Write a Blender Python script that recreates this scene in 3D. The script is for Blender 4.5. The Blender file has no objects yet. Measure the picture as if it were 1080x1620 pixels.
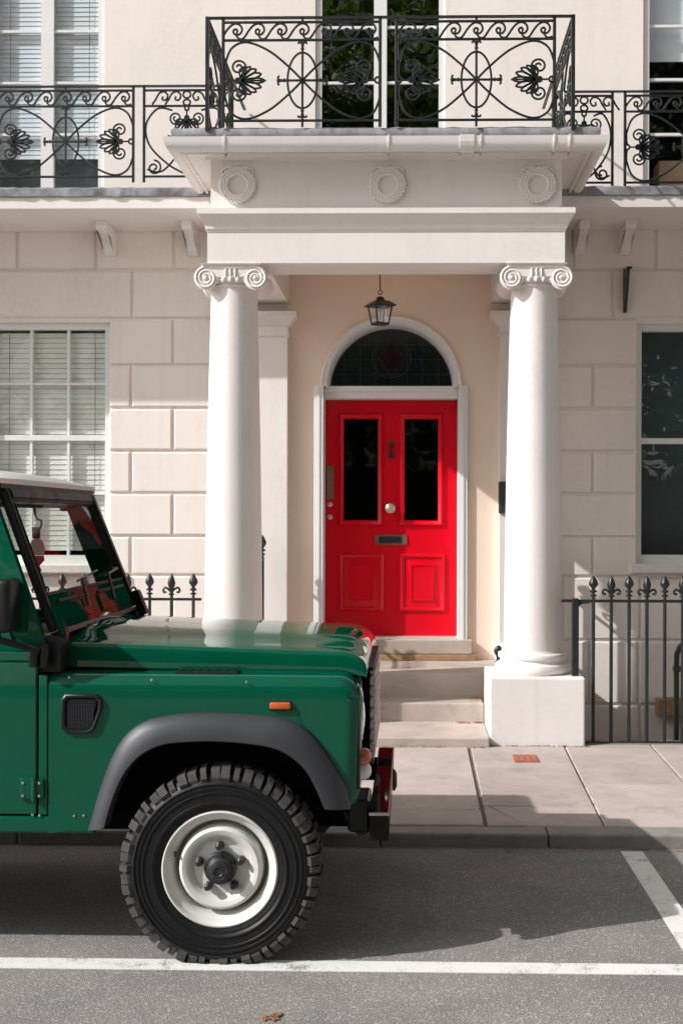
import bpy, bmesh, math, random
from mathutils import Vector, Matrix
random.seed(7)
PI = math.pi
S = bpy.context.scene
COL = S.collection

# ------------------------------------------------------------------ camera
F = 1950.0            # focal length in photo pixels (photo 1080 x 1620)
PX, PY = 609.0, 820.0 # principal point
EYE = 1.72
YAW, PITCH, ROLL = math.radians(1.2), 0.0, math.radians(0.15)
CAMR = Matrix.Rotation(YAW, 3, 'Z') @ Matrix.Rotation(PI/2 + PITCH, 3, 'X') @ Matrix.Rotation(ROLL, 3, 'Z')
cd = bpy.data.cameras.new('camera'); cam = bpy.data.objects.new('camera', cd); COL.objects.link(cam)
cam.matrix_world = Matrix.Translation((0, 0, EYE)) @ CAMR.to_4x4()
cd.sensor_fit = 'VERTICAL'; cd.sensor_height = 36.0; cd.lens = F/1620*36
cd.shift_x = -(PX-540)/1620; cd.shift_y = (PY-810)/1620
cd.clip_end = 2000
S.camera = cam

# ------------------------------------------------------------------ light
SUN = Vector((1.0, 0.41, -0.77)).normalized()
EL = math.asin(-SUN.z)
w = bpy.data.worlds.new('World'); S.world = w; w.use_nodes = True
nt = w.node_tree; nt.nodes.clear()
sky = nt.nodes.new('ShaderNodeTexSky'); sky.sky_type = 'NISHITA'; sky.sun_disc = False
sky.sun_elevation = EL; sky.sun_rotation = math.atan2(-SUN.x, -SUN.y)
sky.air_density = 1.0; sky.dust_density = 3.0; sky.ozone_density = 0.6
bw = nt.nodes.new('ShaderNodeRGBToBW'); hs = nt.nodes.new('ShaderNodeMix'); hs.data_type = 'RGBA'; hs.inputs[0].default_value = 0.95
bg = nt.nodes.new('ShaderNodeBackground'); bg.inputs[1].default_value = 0.09
wo = nt.nodes.new('ShaderNodeOutputWorld')
nt.links.new(sky.outputs[0], bw.inputs[0]); nt.links.new(sky.outputs[0], hs.inputs[6]); nt.links.new(bw.outputs[0], hs.inputs[7]); nt.links.new(hs.outputs[2], bg.inputs[0]); nt.links.new(bg.outputs[0], wo.inputs[0])
sl = bpy.data.lights.new('sun', 'SUN'); sl.energy = 2.95; sl.angle = math.radians(0.5); sl.color = (1.0, 0.985, 0.965)
so = bpy.data.objects.new('sun', sl); COL.objects.link(so); so.location = (-20, -8, 16)
so.rotation_euler = SUN.to_track_quat('-Z', 'Y').to_euler()
vs = S.view_settings
vs.view_transform = 'Standard'; vs.look = 'None'; vs.gamma = 1.0; vs.exposure = 0.70; vs.use_curve_mapping = False

# ------------------------------------------------------------------ helpers
def W_(px, py, D):
    d = CAMR @ Vector(((px-PX)/F, -(py-PY)/F, -1.0))
    t = D/d.y
    return Vector((d.x*t, D, EYE + d.z*t))
def X(px, py, D): return W_(px, py, D).x
def Z(px, py, D): return W_(px, py, D).z
def G(px, py, z=0.0):
    d = CAMR @ Vector(((px-PX)/F, -(py-PY)/F, -1.0))
    t = (z-EYE)/d.z
    return Vector((d.x*t, d.y*t, z))

WL = {}
def thing(name, label, cat, loc=(0, 0, 0), group=None, kind=None):
    o = bpy.data.objects.new(name, None); COL.objects.link(o); o.location = loc
    o.empty_display_size = 0.2
    WL[o] = Vector(loc)
    tag(o, label, cat, group, kind)
    return o
def tag(o, label=None, cat=None, group=None, kind=None):
    if label: o['label'] = label
    if cat: o['category'] = cat
    if group: o['group'] = group
    if kind: o['kind'] = kind
    return o
def part_empty(name, parent, loc):
    o = bpy.data.objects.new(name, None); COL.objects.link(o); o.parent = parent
    o.empty_display_size = 0.1
    WL[o] = Vector(loc); o.location = Vector(loc) - WL[parent]
    return o
def obj(name, bm, mat, parent=None, smooth=None, recalc=True):
    if recalc: bmesh.ops.recalc_face_normals(bm, faces=bm.faces)
    if smooth is not None:
        th = math.radians(smooth)
        for f in bm.faces: f.smooth = True
        for e in bm.edges:
            if len(e.link_faces) == 2 and e.calc_face_angle(0) > th: e.smooth = False
    lo = Vector((1e9,)*3); hi = Vector((-1e9,)*3)
    for v in bm.verts:
        for i in range(3):
            lo[i] = min(lo[i], v.co[i]); hi[i] = max(hi[i], v.co[i])
    c = (lo+hi)/2 if parent else Vector(((lo.x+hi.x)/2, (lo.y+hi.y)/2, lo.z))
    for v in bm.verts: v.co -= c
    me = bpy.data.meshes.new(name); bm.to_mesh(me); bm.free()
    me.materials.append(mat)
    o = bpy.data.objects.new(name, me); COL.objects.link(o)
    WL[o] = c
    if parent: o.parent = parent; o.location = c - WL[parent]
    else: o.location = c
    return o
def dup(o, off, parent=None, deep=True, name=None):
    """copy of an object (and its parts), moved by off in world space"""
    c = o.copy(); COL.objects.link(c)
    if name: c.name = name
    WL[c] = WL[o] + Vector(off)
    p = parent
    c.parent = p
    c.location = WL[c] - (WL[p] if p else Vector((0, 0, 0)))
    if deep:
        for ch in list(o.children): dup(ch, off, c)
    return c
def B(): return bmesh.new()
def box(bm, x0, x1, y0, y1, z0, z1, bev=0.0, seg=1):
    n0 = len(bm.verts)
    vs_ = [bm.verts.new((x, y, z)) for x in (x0, x1) for y in (y0, y1) for z in (z0, z1)]
    fs = []
    for q in ((0, 1, 3, 2), (4, 6, 7, 5), (0, 4, 5, 1), (2, 3, 7, 6), (0, 2, 6, 4), (1, 5, 7, 3)):
        fs.append(bm.faces.new([vs_[i] for i in q]))
    if bev > 0:
        es = list({e for f in fs for e in f.edges})
        bmesh.ops.bevel(bm, geom=es, offset=bev, segments=seg, affect='EDGES', profile=0.5)
    return bm
def hexa(bm, pts):
    v = [bm.verts.new(p) for p in pts]   # 0-3 bottom loop, 4-7 top loop
    for q in ((3, 2, 1, 0), (4, 5, 6, 7), (0, 1, 5, 4), (1, 2, 6, 5), (2, 3, 7, 6), (3, 0, 4, 7)):
        bm.faces.new([v[i] for i in q])
def prism(bm, pts, fn0, fn1, cap0=True, cap1=True):
    """pts 2D polygon; fn0/fn1 map a 2D point to 3D"""
    a = [bm.verts.new(fn0(p)) for p in pts]; b = [bm.verts.new(fn1(p)) for p in pts]
    n = len(pts)
    if cap0: bm.faces.new(a[::-1])
    if cap1: bm.faces.new(b)
    for i in range(n):
        j = (i+1) % n; bm.faces.new((a[i], a[j], b[j], b[i]))
    return a, b
def loft(bm, rows, close=False, cap=False):
    R = [[bm.verts.new(p) for p in r] for r in rows]
    for a, b in zip(R[:-1], R[1:]):
        n = len(a)
        for i in range(n if close else n-1):
            j = (i+1) % n
            bm.faces.new((a[i], a[j], b[j], b[i]))
    if cap:
        bm.faces.new(R[0][::-1]); bm.faces.new(R[-1])
    return R
def lathe(bm, prof, c, axis='z', n=24, cap=True, a0=0.0):
    """prof: list of (r, h) along the axis from c"""
    rows = []
    for r, h in prof:
        row = []
        for i in range(n):
            a = a0 + 2*PI*i/n; u, v = r*math.cos(a), r*math.sin(a)
            if axis == 'z': p = (c[0]+u, c[1]+v, c[2]+h)
            elif axis == 'y': p = (c[0]+u, c[1]+h, c[2]+v)
            else: p = (c[0]+h, c[1]+u, c[2]+v)
            row.append(p)
        rows.append(row)
    loft(bm, rows, True, cap)
def tube(bm, pts, r, n=6, closed=False, taper=None):
    pts = [Vector(p) for p in pts]
    N = len(pts); rows = []
    up = None
    for i, p in enumerate(pts):
        if closed: t = pts[(i+1) % N] - pts[i-1]
        else: t = pts[min(i+1, N-1)] - pts[max(i-1, 0)]
        if t.length < 1e-9: t = Vector((0, 0, 1))
        t.normalize()
        if up is None:
            up = Vector((0, 1, 0)) if abs(t.y) < 0.9 else Vector((1, 0, 0))
        a = (up - t*up.dot(t))
        if a.length < 1e-6: a = t.orthogonal()
        a.normalize(); b = t.cross(a); up = a
        rr = r if taper is None else r*taper[i]
        rows.append([p + a*rr*math.cos(2*PI*k/n) + b*rr*math.sin(2*PI*k/n) for k in range(n)])
    R = [[bm.verts.new(q) for q in row] for row in rows]
    rng = range(N) if closed else range(N-1)
    for i in rng:
        A, Bq = R[i], R[(i+1) % N]
        for k in range(n):
            j = (k+1) % n; bm.faces.new((A[k], A[j], Bq[j], Bq[k]))
    if not closed:
        bm.faces.new(R[0][::-1]); bm.faces.new(R[-1])
def spline(P, per=6, closed=False):
    out = []; n = len(P); P = [Vector(p) for p in P]
    rng = range(n) if closed else range(n-1)
    for i in rng:
        if closed: a, b, c, d = P[i-1], P[i], P[(i+1) % n], P[(i+2) % n]
        else: a, b, c, d = P[max(i-1, 0)], P[i], P[i+1], P[min(i+2, n-1)]
        for k in range(per):
            t = k/per
            out.append(0.5*((2*b)+(c-a)*t+(2*a-5*b+4*c-d)*t*t+(3*b-a-3*c+d)*t**3))
    if not closed: out.append(P[-1])
    return out
def resample(P, n):
    P = [Vector(p) for p in P]; L = [0]
    for a, b in zip(P[:-1], P[1:]): L.append(L[-1]+(b-a).length)
    out = []
    for i in range(n):
        s = L[-1]*i/(n-1); k = 0
        while k < len(L)-2 and L[k+1] < s: k += 1
        t = (s-L[k])/max(L[k+1]-L[k], 1e-9); out.append(P[k].lerp(P[k+1], t))
    return out
def Vz(p): return Vector((p[0], p[1], 0))

# ------------------------------------------------------------------ materials
def nodes_of(name):
    m = bpy.data.materials.new(name); m.use_nodes = True
    n = m.node_tree; b = n.nodes['Principled BSDF']
    return m, n, b
def noise(n, scale, detail=4, rough=0.55, vec=None, stretch=None):
    t = n.nodes.new('ShaderNodeTexNoise'); t.inputs['Scale'].default_value = scale
    t.inputs['Detail'].default_value = detail; t.inputs['Roughness'].default_value = rough
    g = n.nodes.new('ShaderNodeNewGeometry')
    if stretch:
        mp = n.nodes.new('ShaderNodeMapping'); mp.inputs['Scale'].default_value = stretch
        n.links.new(g.outputs['Position'], mp.inputs[0]); n.links.new(mp.outputs[0], t.inputs['Vector'])
    else: n.links.new(g.outputs['Position'], t.inputs['Vector'])
    return t.outputs['Fac']
def ramp(n, fac, a, b):
    r = n.nodes.new('ShaderNodeMapRange'); r.inputs[1].default_value = a; r.inputs[2].default_value = b
    n.links.new(fac, r.inputs[0]); return r.outputs[0]
def mixc(n, fac, c1, c2):
    x = n.nodes.new('ShaderNodeMix'); x.data_type = 'RGBA'
    if isinstance(fac, (int, float)): x.inputs[0].default_value = fac
    else: n.links.new(fac, x.inputs[0])
    for sck, c in ((x.inputs[6], c1), (x.inputs[7], c2)):
        if isinstance(c, (tuple, list)): sck.default_value = (*c[:3], 1)
        else: n.links.new(c, sck)
    return x.outputs[2]
def bump(n, b, h, strength, dist=0.002, prev=None):
    x = n.nodes.new('ShaderNodeBump'); x.inputs['Strength'].default_value = strength; x.inputs['Distance'].default_value = dist
    n.links.new(h, x.inputs['Height'])
    if prev is not None: n.links.new(prev, x.inputs['Normal'])
    n.links.new(x.outputs[0], b.inputs['Normal']); return x.outputs[0]
def mul(c, k): return tuple(min(1, v*k) for v in c[:3])
def mat(name, col, rough=0.5, var=0.08, scale=3.0, metal=0.0, bmp=0.0, bscale=60.0, coat=0.0, dirt=None, dirt_amt=0.0, spec=0.5, rvar=0.0, bdist=0.002):
    m, n, b = nodes_of(name)
    f = noise(n, scale, 5)
    c = mixc(n, ramp(n, f, 0.25, 0.75), mul(col, 1-var), mul(col, 1+var))
    if dirt:
        f2 = noise(n, 2.2, 8, 0.7, stretch=(1, 1, 0.35))
        f3 = noise(n, 23.0, 6, 0.7)
        mm = n.nodes.new('ShaderNodeMath'); mm.operation = 'MULTIPLY'
        n.links.new(ramp(n, f2, 0.45, 0.8), mm.inputs[0]); n.links.new(ramp(n, f3, 0.35, 0.75), mm.inputs[1])
        m2 = n.nodes.new('ShaderNodeMath'); m2.operation = 'MULTIPLY'; m2.inputs[1].default_value = dirt_amt
        n.links.new(mm.outputs[0], m2.inputs[0]); c = mixc(n, m2.outputs[0], c, dirt)
        f4 = noise(n, 1.0, 5, 0.65, stretch=(14, 14, 0.5)); m3 = n.nodes.new('ShaderNodeMath'); m3.operation = 'MULTIPLY'; m3.inputs[1].default_value = dirt_amt*0.30
        n.links.new(ramp(n, f4, 0.55, 0.80), m3.inputs[0]); c = mixc(n, m3.outputs[0], c, dirt)
    n.links.new(c, b.inputs['Base Color'])
    b.inputs['Roughness'].default_value = rough; b.inputs['Metallic'].default_value = metal
    b.inputs['Specular IOR Level'].default_value = spec
    if rvar:
        fr = noise(n, 9.0, 5); r = n.nodes.new('ShaderNodeMapRange')
        r.inputs[1].default_value = 0.3; r.inputs[2].default_value = 0.7; r.inputs[3].default_value = max(rough-rvar, 0.02); r.inputs[4].default_value = rough+rvar
        n.links.new(fr, r.inputs[0]); n.links.new(r.outputs[0], b.inputs['Roughness'])
    if coat: b.inputs['Coat Weight'].default_value = coat; b.inputs['Coat Roughness'].default_value = 0.03
    if bmp: bump(n, b, noise(n, bscale, 4, 0.6), bmp, bdist)
    return m
def glass(name, tint=(0.9, 0.93, 0.92), ior=1.5, rough=0.0, kr=1.8):
    m = bpy.data.materials.new(name); m.use_nodes = True; n = m.node_tree; n.nodes.clear()
    o = n.nodes.new('ShaderNodeOutputMaterial'); mx = n.nodes.new('ShaderNodeMixShader')
    t = n.nodes.new('ShaderNodeBsdfTransparent'); t.inputs[0].default_value = (*tint, 1)
    g = n.nodes.new('ShaderNodeBsdfGlossy'); g.inputs['Roughness'].default_value = rough
    # Schlick reflectance from the facing angle, the same from both sides of the pane
    r0 = ((ior-1)/(ior+1))**2
    lw = n.nodes.new('ShaderNodeLayerWeight'); lw.inputs['Blend'].default_value = 0.5
    pw = n.nodes.new('ShaderNodeMath'); pw.operation = 'POWER'; pw.inputs[1].default_value = 5.0
    n.links.new(lw.outputs['Facing'], pw.inputs[0])
    fr = n.nodes.new('ShaderNodeMapRange'); fr.inputs[3].default_value = r0*kr; fr.inputs[4].default_value = 1.0
    n.links.new(pw.outputs[0], fr.inputs[0])
    # old panes are never quite flat
    bp = n.nodes.new('ShaderNodeBump'); bp.inputs['Strength'].default_value = 0.06; bp.inputs['Distance'].default_value = 0.02
    n.links.new(noise(n, 2.5, 2), bp.inputs['Height']); n.links.new(bp.outputs[0], g.inputs['Normal'])
    n.links.new(fr.outputs[0], mx.inputs[0]); n.links.new(t.outputs[0], mx.inputs[1]); n.links.new(g.outputs[0], mx.inputs[2])
    n.links.new(mx.outputs[0], o.inputs[0])
    return m
M = {}
CREAM = (0.88, 0.80, 0.745)
M['stucco'] = mat('painted_stucco', CREAM, 0.75, 0.025, 1.2, bmp=0.25, bscale=45, dirt=(0.42, 0.35, 0.29), dirt_amt=0.42, spec=0.3, bdist=0.003)
M['stucco_porch_bounce'] = mat('porch_stucco_warm_bounce', (0.90, 0.73, 0.60), 0.75, 0.03, 1.5, bmp=0.3, bscale=35, dirt=(0.45, 0.34, 0.27), dirt_amt=0.22, spec=0.3, bdist=0.003)  # peach stands for warm light bounced into the porch shade
M['white'] = mat('white_masonry_paint', (0.83, 0.785, 0.755), 0.6, 0.02, 2.0, bmp=0.15, bscale=30, dirt=(0.42, 0.35, 0.28), dirt_amt=0.42, spec=0.35, bdist=0.003)
M['joint'] = mat('joint_paint', (0.74, 0.63, 0.56), 0.8, 0.05, 4.0, dirt=(0.30, 0.22, 0.17), dirt_amt=0.5)
M['joinery'] = mat('white_gloss_joinery', (0.82, 0.81, 0.80), 0.32, 0.02, 5.0, dirt=(0.5, 0.45, 0.4), dirt_amt=0.2)
M['lead'] = mat('weathered_lead', (0.27, 0.265, 0.285), 0.65, 0.4, 14.0, bmp=0.5, bscale=30, dirt=(0.07, 0.07, 0.06), dirt_amt=0.9)
M['iron'] = mat('black_painted_iron', (0.013, 0.016, 0.017), 0.42, 0.3, 25.0, bmp=0.3, bscale=120, rvar=0.12)
M['blind'] = mat('cream_blind', (0.84, 0.83, 0.78), 0.5, 0.03, 3.0)
M['blind_blue'] = mat('pale_blind', (0.74, 0.77, 0.82), 0.5, 0.03, 3.0)
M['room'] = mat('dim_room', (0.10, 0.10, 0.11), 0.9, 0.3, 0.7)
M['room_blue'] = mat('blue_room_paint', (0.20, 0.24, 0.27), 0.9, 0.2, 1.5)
M['glass'] = glass('window_glass', (0.95, 0.97, 0.97), 1.55)
M['glass_dark'] = glass('dark_window_glass', (0.30, 0.38, 0.38), 1.95)
M['glass_mid'] = glass('reflecting_window_glass', (0.70, 0.76, 0.75), 1.9)
M['glass_car'] = glass('car_glass', (0.93, 0.96, 0.94), 1.35, 0.0, 0.8)
M['red'] = mat('red_gloss_door_paint', (0.70, 0.0, 0.014), 0.34, 0.012, 2.5, spec=0.25, coat=0.15, bmp=0.03, bscale=25, rvar=0.02)
M['brass'] = mat('aged_brass', (0.30, 0.22, 0.15), 0.4, 0.25, 30, metal=0.8, rvar=0.1)
M['pale_brass'] = mat('pale_brass', (0.62, 0.52, 0.40), 0.3, 0.15, 30, metal=0.8)
M['doorglass'] = glass('door_glass', (0.10, 0.14, 0.15), 1.5, 0.03, 0.9)
M['stain'] = mat('dark_leaded_glass', (0.008, 0.014, 0.014), 0.15, 0.5, 9.0, spec=0.6)
M['stain_red'] = mat('dark_red_leaded_glass', (0.020, 0.007, 0.008), 0.15, 0.4, 9.0)
M['stain_blue'] = mat('dark_blue_leaded_glass', (0.006, 0.012, 0.018), 0.15, 0.4, 9.0)
M['came'] = mat('lead_came', (0.03, 0.03, 0.03), 0.5, 0.2, 20.0)
def stone(name, col, sc, var, bmp, dirtc, da):
    m, n, b = nodes_of(name)
    f1 = noise(n, sc, 7, 0.65); f2 = noise(n, 140, 3, 0.7); f3 = noise(n, 1.1, 4)
    gq = n.nodes.new('ShaderNodeNewGeometry'); vo = n.nodes.new('ShaderNodeTexVoronoi'); vo.inputs['Scale'].default_value = 5.0; n.links.new(gq.outputs['Position'], vo.inputs['Vector'])
    spot = n.nodes.new('ShaderNodeMapRange'); spot.inputs[1].default_value = 0.075; spot.inputs[2].default_value = 0.055; n.links.new(vo.outputs['Distance'], spot.inputs[0])
    # every stone takes its own slight tone
    oi = n.nodes.new('ShaderNodeObjectInfo')
    c = mixc(n, ramp(n, f1, 0.3, 0.7), mul(col, 1-var), mul(col, 1+var))
    c = mixc(n, ramp(n, f2, 0.5, 0.78), c, mul(col, 0.62))
    c = mixc(n, ramp(n, f3, 0.5, 0.75), c, dirtc) if da else c
    ms = n.nodes.new('ShaderNodeMath'); ms.operation = 'MULTIPLY'; ms.inputs[1].default_value = 0.45; n.links.new(spot.outputs[0], ms.inputs[0]); c = mixc(n, ms.outputs[0], c, mul(col, 0.5))
    fs = noise(n, 4.5, 8, 0.75); c = mixc(n, ramp(n, fs, 0.52, 0.86), c, mul(col, 0.55))
    hv = n.nodes.new('ShaderNodeHueSaturation'); r = n.nodes.new('ShaderNodeMapRange'); r.inputs[3].default_value = 0.90; r.inputs[4].default_value = 1.08
    n.links.new(oi.outputs['Random'], r.inputs[0]); n.links.new(r.outputs[0], hv.inputs['Value']); n.links.new(c, hv.inputs['Color'])
    n.links.new(hv.outputs[0], b.inputs['Base Color'])
    b.inputs['Roughness'].default_value = 0.85; b.inputs['Specular IOR Level'].default_value = 0.3
    bump(n, b, f2, bmp, 0.004)
    return m
M['slab'] = stone('york_stone_slab', (0.46, 0.385, 0.355), 3.5, 0.14, 0.25, (0.40, 0.335, 0.30), 1)
M['kerb'] = stone('granite_kerb', (0.26, 0.24, 0.225), 8, 0.2, 0.4, (0.2, 0.18, 0.165), 1)
M['step'] = stone('worn_step_stone', (0.52, 0.44, 0.39), 4, 0.16, 0.3, (0.37, 0.30, 0.25), 1)
M['mortar'] = mat('joint_sand', (0.17, 0.14, 0.115), 0.95, 0.4, 25, bmp=0.6, bscale=90)
def asphalt():
    m, n, b = nodes_of('asphalt')
    g = n.nodes.new('ShaderNodeNewGeometry')
    v = n.nodes.new('ShaderNodeTexVoronoi'); v.inputs['Scale'].default_value = 120.0
    n.links.new(g.outputs['Position'], v.inputs['Vector'])
    f1 = noise(n, 190, 3, 0.7); f2 = noise(n, 1.4, 6, 0.6); f3 = noise(n, 30, 4, 0.6)
    c = mixc(n, ramp(n, f1, 0.33, 0.64), (0.060, 0.057, 0.056), (0.40, 0.376, 0.363))
    sep = n.nodes.new('ShaderNodeSeparateColor'); n.links.new(v.outputs['Color'], sep.inputs[0])
    c = mixc(n, ramp(n, sep.outputs[0], 0.80, 1.1), c, (0.50, 0.475, 0.46))
    c2 = mixc(n, ramp(n, f2, 0.3, 0.7), (0.74, 0.74, 0.75), (1.10, 1.08, 1.06))
    f5 = noise(n, 0.9, 8, 0.7); c2 = mixc(n, ramp(n, f5, 0.56, 0.74), c2, (0.70, 0.70, 0.71))   # old stains and patches
    x = n.nodes.new('ShaderNodeMix'); x.data_type = 'RGBA'; x.blend_type = 'MULTIPLY'; x.inputs[0].default_value = 1.0
    n.links.new(c, x.inputs[6]); n.links.new(c2, x.inputs[7])
    n.links.new(x.outputs[2], b.inputs['Base Color']); b.inputs['Roughness'].default_value = 0.95; b.inputs['Specular IOR Level'].default_value = 0.08
    p = bump(n, b, v.outputs['Distance'], 0.35, 0.006); bump(n, b, f1, 0.35, 0.004, p)
    return m
M['asphalt'] = asphalt()
def roadpaint():
    m, n, b = nodes_of('worn_road_paint')
    f1 = noise(n, 150, 4, 0.7); f2 = noise(n, 6, 5, 0.6)
    a = n.nodes.new('ShaderNodeMath'); a.operation = 'ADD'; n.links.new(f1, a.inputs[0]); n.links.new(f2, a.inputs[1])
    c = mixc(n, ramp(n, a.outputs[0], 0.78, 0.92), (0.22, 0.205, 0.195), (0.70, 0.68, 0.66))
    n.links.new(c, b.inputs['Base Color']); b.inputs['Roughness'].default_value = 0.8
    bump(n, b, f1, 0.4, 0.003)
    return m
M['roadpaint'] = roadpaint()
M['redplate'] = mat('red_cover_plate', (0.36, 0.12, 0.08), 0.8, 0.25, 40, bmp=0.6, bscale=80)
M['green'] = mat('green_car_paint', (0.0, 0.078, 0.043), 0.6, 0.04, 2.0, coat=1.0, spec=0.0, dirt=(0.05, 0.10, 0.07), dirt_amt=0.12, bmp=0.25, bscale=3.5, bdist=0.006)
M['green'].node_tree.nodes['Principled BSDF'].inputs['Coat IOR'].default_value = 1.44
M['carwhite'] = mat('white_car_roof', (0.76, 0.75, 0.73), 0.35, 0.03, 4.0, coat=0.4)
M['flare'] = mat('black_plastic_flare', (0.038, 0.040, 0.046), 0.45, 0.12, 8.0, bmp=0.2, bscale=200, rvar=0.06)
M['black'] = mat('black_trim', (0.009, 0.010, 0.011), 0.42, 0.2, 20.0, rvar=0.1, spec=0.35)
M['under'] = mat('underbody', (0.005, 0.005, 0.0055), 0.95, 0.3, 12.0, spec=0.1)
M['bumper'] = mat('gloss_black_bumper', (0.010, 0.009, 0.009), 0.5, 0.3, 14.0, spec=0.0, coat=0.28, bmp=0.25, bscale=14, bdist=0.004)
M['rubber'] = mat('tyre_rubber', (0.008, 0.008, 0.009), 0.46, 0.35, 18.0, bmp=0.3, bscale=160, dirt=(0.06, 0.052, 0.045), dirt_amt=0.45, spec=0.3)
M['tread'] = mat('dusty_tread', (0.050, 0.046, 0.041), 0.85, 0.3, 30.0, bmp=0.5, bscale=120)
M['rim'] = mat('cream_steel_wheel', (0.66, 0.645, 0.61), 0.38, 0.05, 9.0, dirt=(0.3, 0.26, 0.2), dirt_amt=0.35)
M['nut'] = mat('black_wheel_nut', (0.02, 0.02, 0.022), 0.35, 0.3, 30.0, spec=0.6)
M['steel'] = mat('galvanised_steel', (0.50, 0.50, 0.50), 0.38, 0.2, 20.0, metal=0.85, rvar=0.1)
M['amber'] = mat('amber_lens', (0.55, 0.10, 0.015), 0.15, 0.15, 60.0, coat=0.8, bmp=0.3, bscale=150)
M['lamp'] = mat('headlamp_glass', (0.75, 0.77, 0.78), 0.08, 0.1, 30.0, coat=1.0)
M['seat'] = mat('grey_seat_cloth', (0.06, 0.06, 0.065), 0.9, 0.2, 20.0)
M['wood'] = mat('timber', (0.34, 0.21, 0.11), 0.7, 0.25, 12.0)
M['card'] = mat('cardboard', (0.36, 0.24, 0.15), 0.85, 0.08, 12.0)
M['curtain'] = mat('net_curtain', (0.50, 0.54, 0.52), 0.9, 0.1, 12.0)
M['leaf'] = mat('tree_leaves', (0.065, 0.11, 0.028), 0.55, 0.45, 1.3)
def leafmat():
    m, n, b = nodes_of('tree_leaves')
    f = noise(n, 1.3, 4)
    c = mixc(n, ramp(n, f, 0.3, 0.7), (0.035, 0.075, 0.018), (0.09, 0.15, 0.035))
    n.links.new(c, b.inputs['Base Color']); b.inputs['Roughness'].default_value = 0.5
    t = n.nodes.new('ShaderNodeBsdfTranslucent'); c2 = mixc(n, ramp(n, f, 0.3, 0.7), (0.10, 0.20, 0.03), (0.22, 0.32, 0.06)); n.links.new(c2, t.inputs[0])
    mx = n.nodes.new('ShaderNodeMixShader'); mx.inputs[0].default_value = 0.5
    n.links.new(b.outputs[0], mx.inputs[1]); n.links.new(t.outputs[0], mx.inputs[2])
    n.links.new(mx.outputs[0], n.nodes['Material Output'].inputs[0])
    return m
M['leaf'] = leafmat()
M['bark'] = mat('bark', (0.10, 0.075, 0.055), 0.9, 0.3, 12.0, bmp=0.6, bscale=20)
M['dry'] = mat('dry_leaf', (0.26, 0.12, 0.05), 0.8, 0.4, 60.0)
M['weed'] = mat('weed', (0.09, 0.11, 0.03), 0.8, 0.4, 60.0)
M['soil'] = mat('area_floor', (0.22, 0.20, 0.18), 0.9, 0.2, 4.0)
M['ornament'] = mat('silver_ornament', (0.35, 0.34, 0.32), 0.3, 0.1, 20.0, metal=0.3)
M['ornament_red'] = mat('red_ornament', (0.30, 0.03, 0.03), 0.4, 0.1, 20.0)

# ------------------------------------------------------------------ depths (metres from the camera)
YW = 10.55      # house wall
YKERB = 6.45    # kerb face
YRAIL = 8.82    # area railings
YRL = 9.33      # area railing on the left
YBAL = 9.80     # side balcony railings
YPR = 8.60      # railing over the porch
YCOL = 9.04     # column axes
ZP0, ZP1 = 0.073, 0.12
def zp(y): return ZP0 + (ZP1-ZP0)*(y-YKERB)/(8.70-YKERB)

# ------------------------------------------------------------------ ground
bm = B(); box(bm, -400, 400, -400, YKERB+0.02, -0.6, 0.0)
road = obj('road', bm, M['asphalt']); tag(road, kind='structure')
xl = G(1046, 1420).x
bm = B(); box(bm, -14, xl-0.058, 4.665, 4.775, 0.001, 0.004); box(bm, xl+0.058, 12, 4.665, 4.775, 0.001, 0.004)
rm = obj('bay_edge_line', bm, M['roadpaint'], road)
bm = B(); box(bm, xl-0.056, xl+0.056, 4.665, YKERB-0.06, 0.001, 0.004)
obj('bay_end_line', bm, M['roadpaint'], road)
# pavement: sub base + slabs + kerb stones
pv = thing('pavement', None, None, (0, 7.6, 0), kind='structure')
bm = B()
hexa(bm, [(-30, YKERB+0.15, -0.6), (30, YKERB+0.15, -0.6), (30, 8.78, -0.6), (-30, 8.78, -0.6),
          (-30, YKERB+0.15, zp(YKERB)-0.012), (30, YKERB+0.15, zp(YKERB)-0.012), (30, 8.78, zp(8.78)-0.012), (-30, 8.78, zp(8.78)-0.012)])
obj('joint_bed', bm, M['mortar'], pv)
def jx(px0, py0, px1, py1):
    """joint seen running away from us -> x at kerb side and at house side"""
    a = G(px0, py0, zp(8.6)); b = G(px1, py1, zp(6.7))
    k = (b.x-a.x)/(b.y-a.y)
    return a.x + k*(6.62-a.y), a.x + k*(8.78-a.y)
J = [jx(741, 1185, 768, 1310), jx(893, 1183, 958, 1310), jx(1022, 1173, 1080, 1240)]
xs = [J[0]]
joints = [(-6.9, -6.8), (-5.75, -5.8), (-4.7, -4.6), (-3.55, -3.55), (-2.5, -2.48), (-1.55, -1.5), (-0.62, -0.66)] + J
lx = J[2][0]
for d_ in (0.85, 1.7, 2.6, 3.5, 4.5, 5.5): joints.append((lx+d_, J[2][1]+d_))
rowsets = {6: [G(680, 1281, 0.08).y], 7: [G(830, 1277, 0.08).y, G(830, 1216, 0.1).y], 8: [G(1010, 1240, 0.1).y]}
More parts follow.
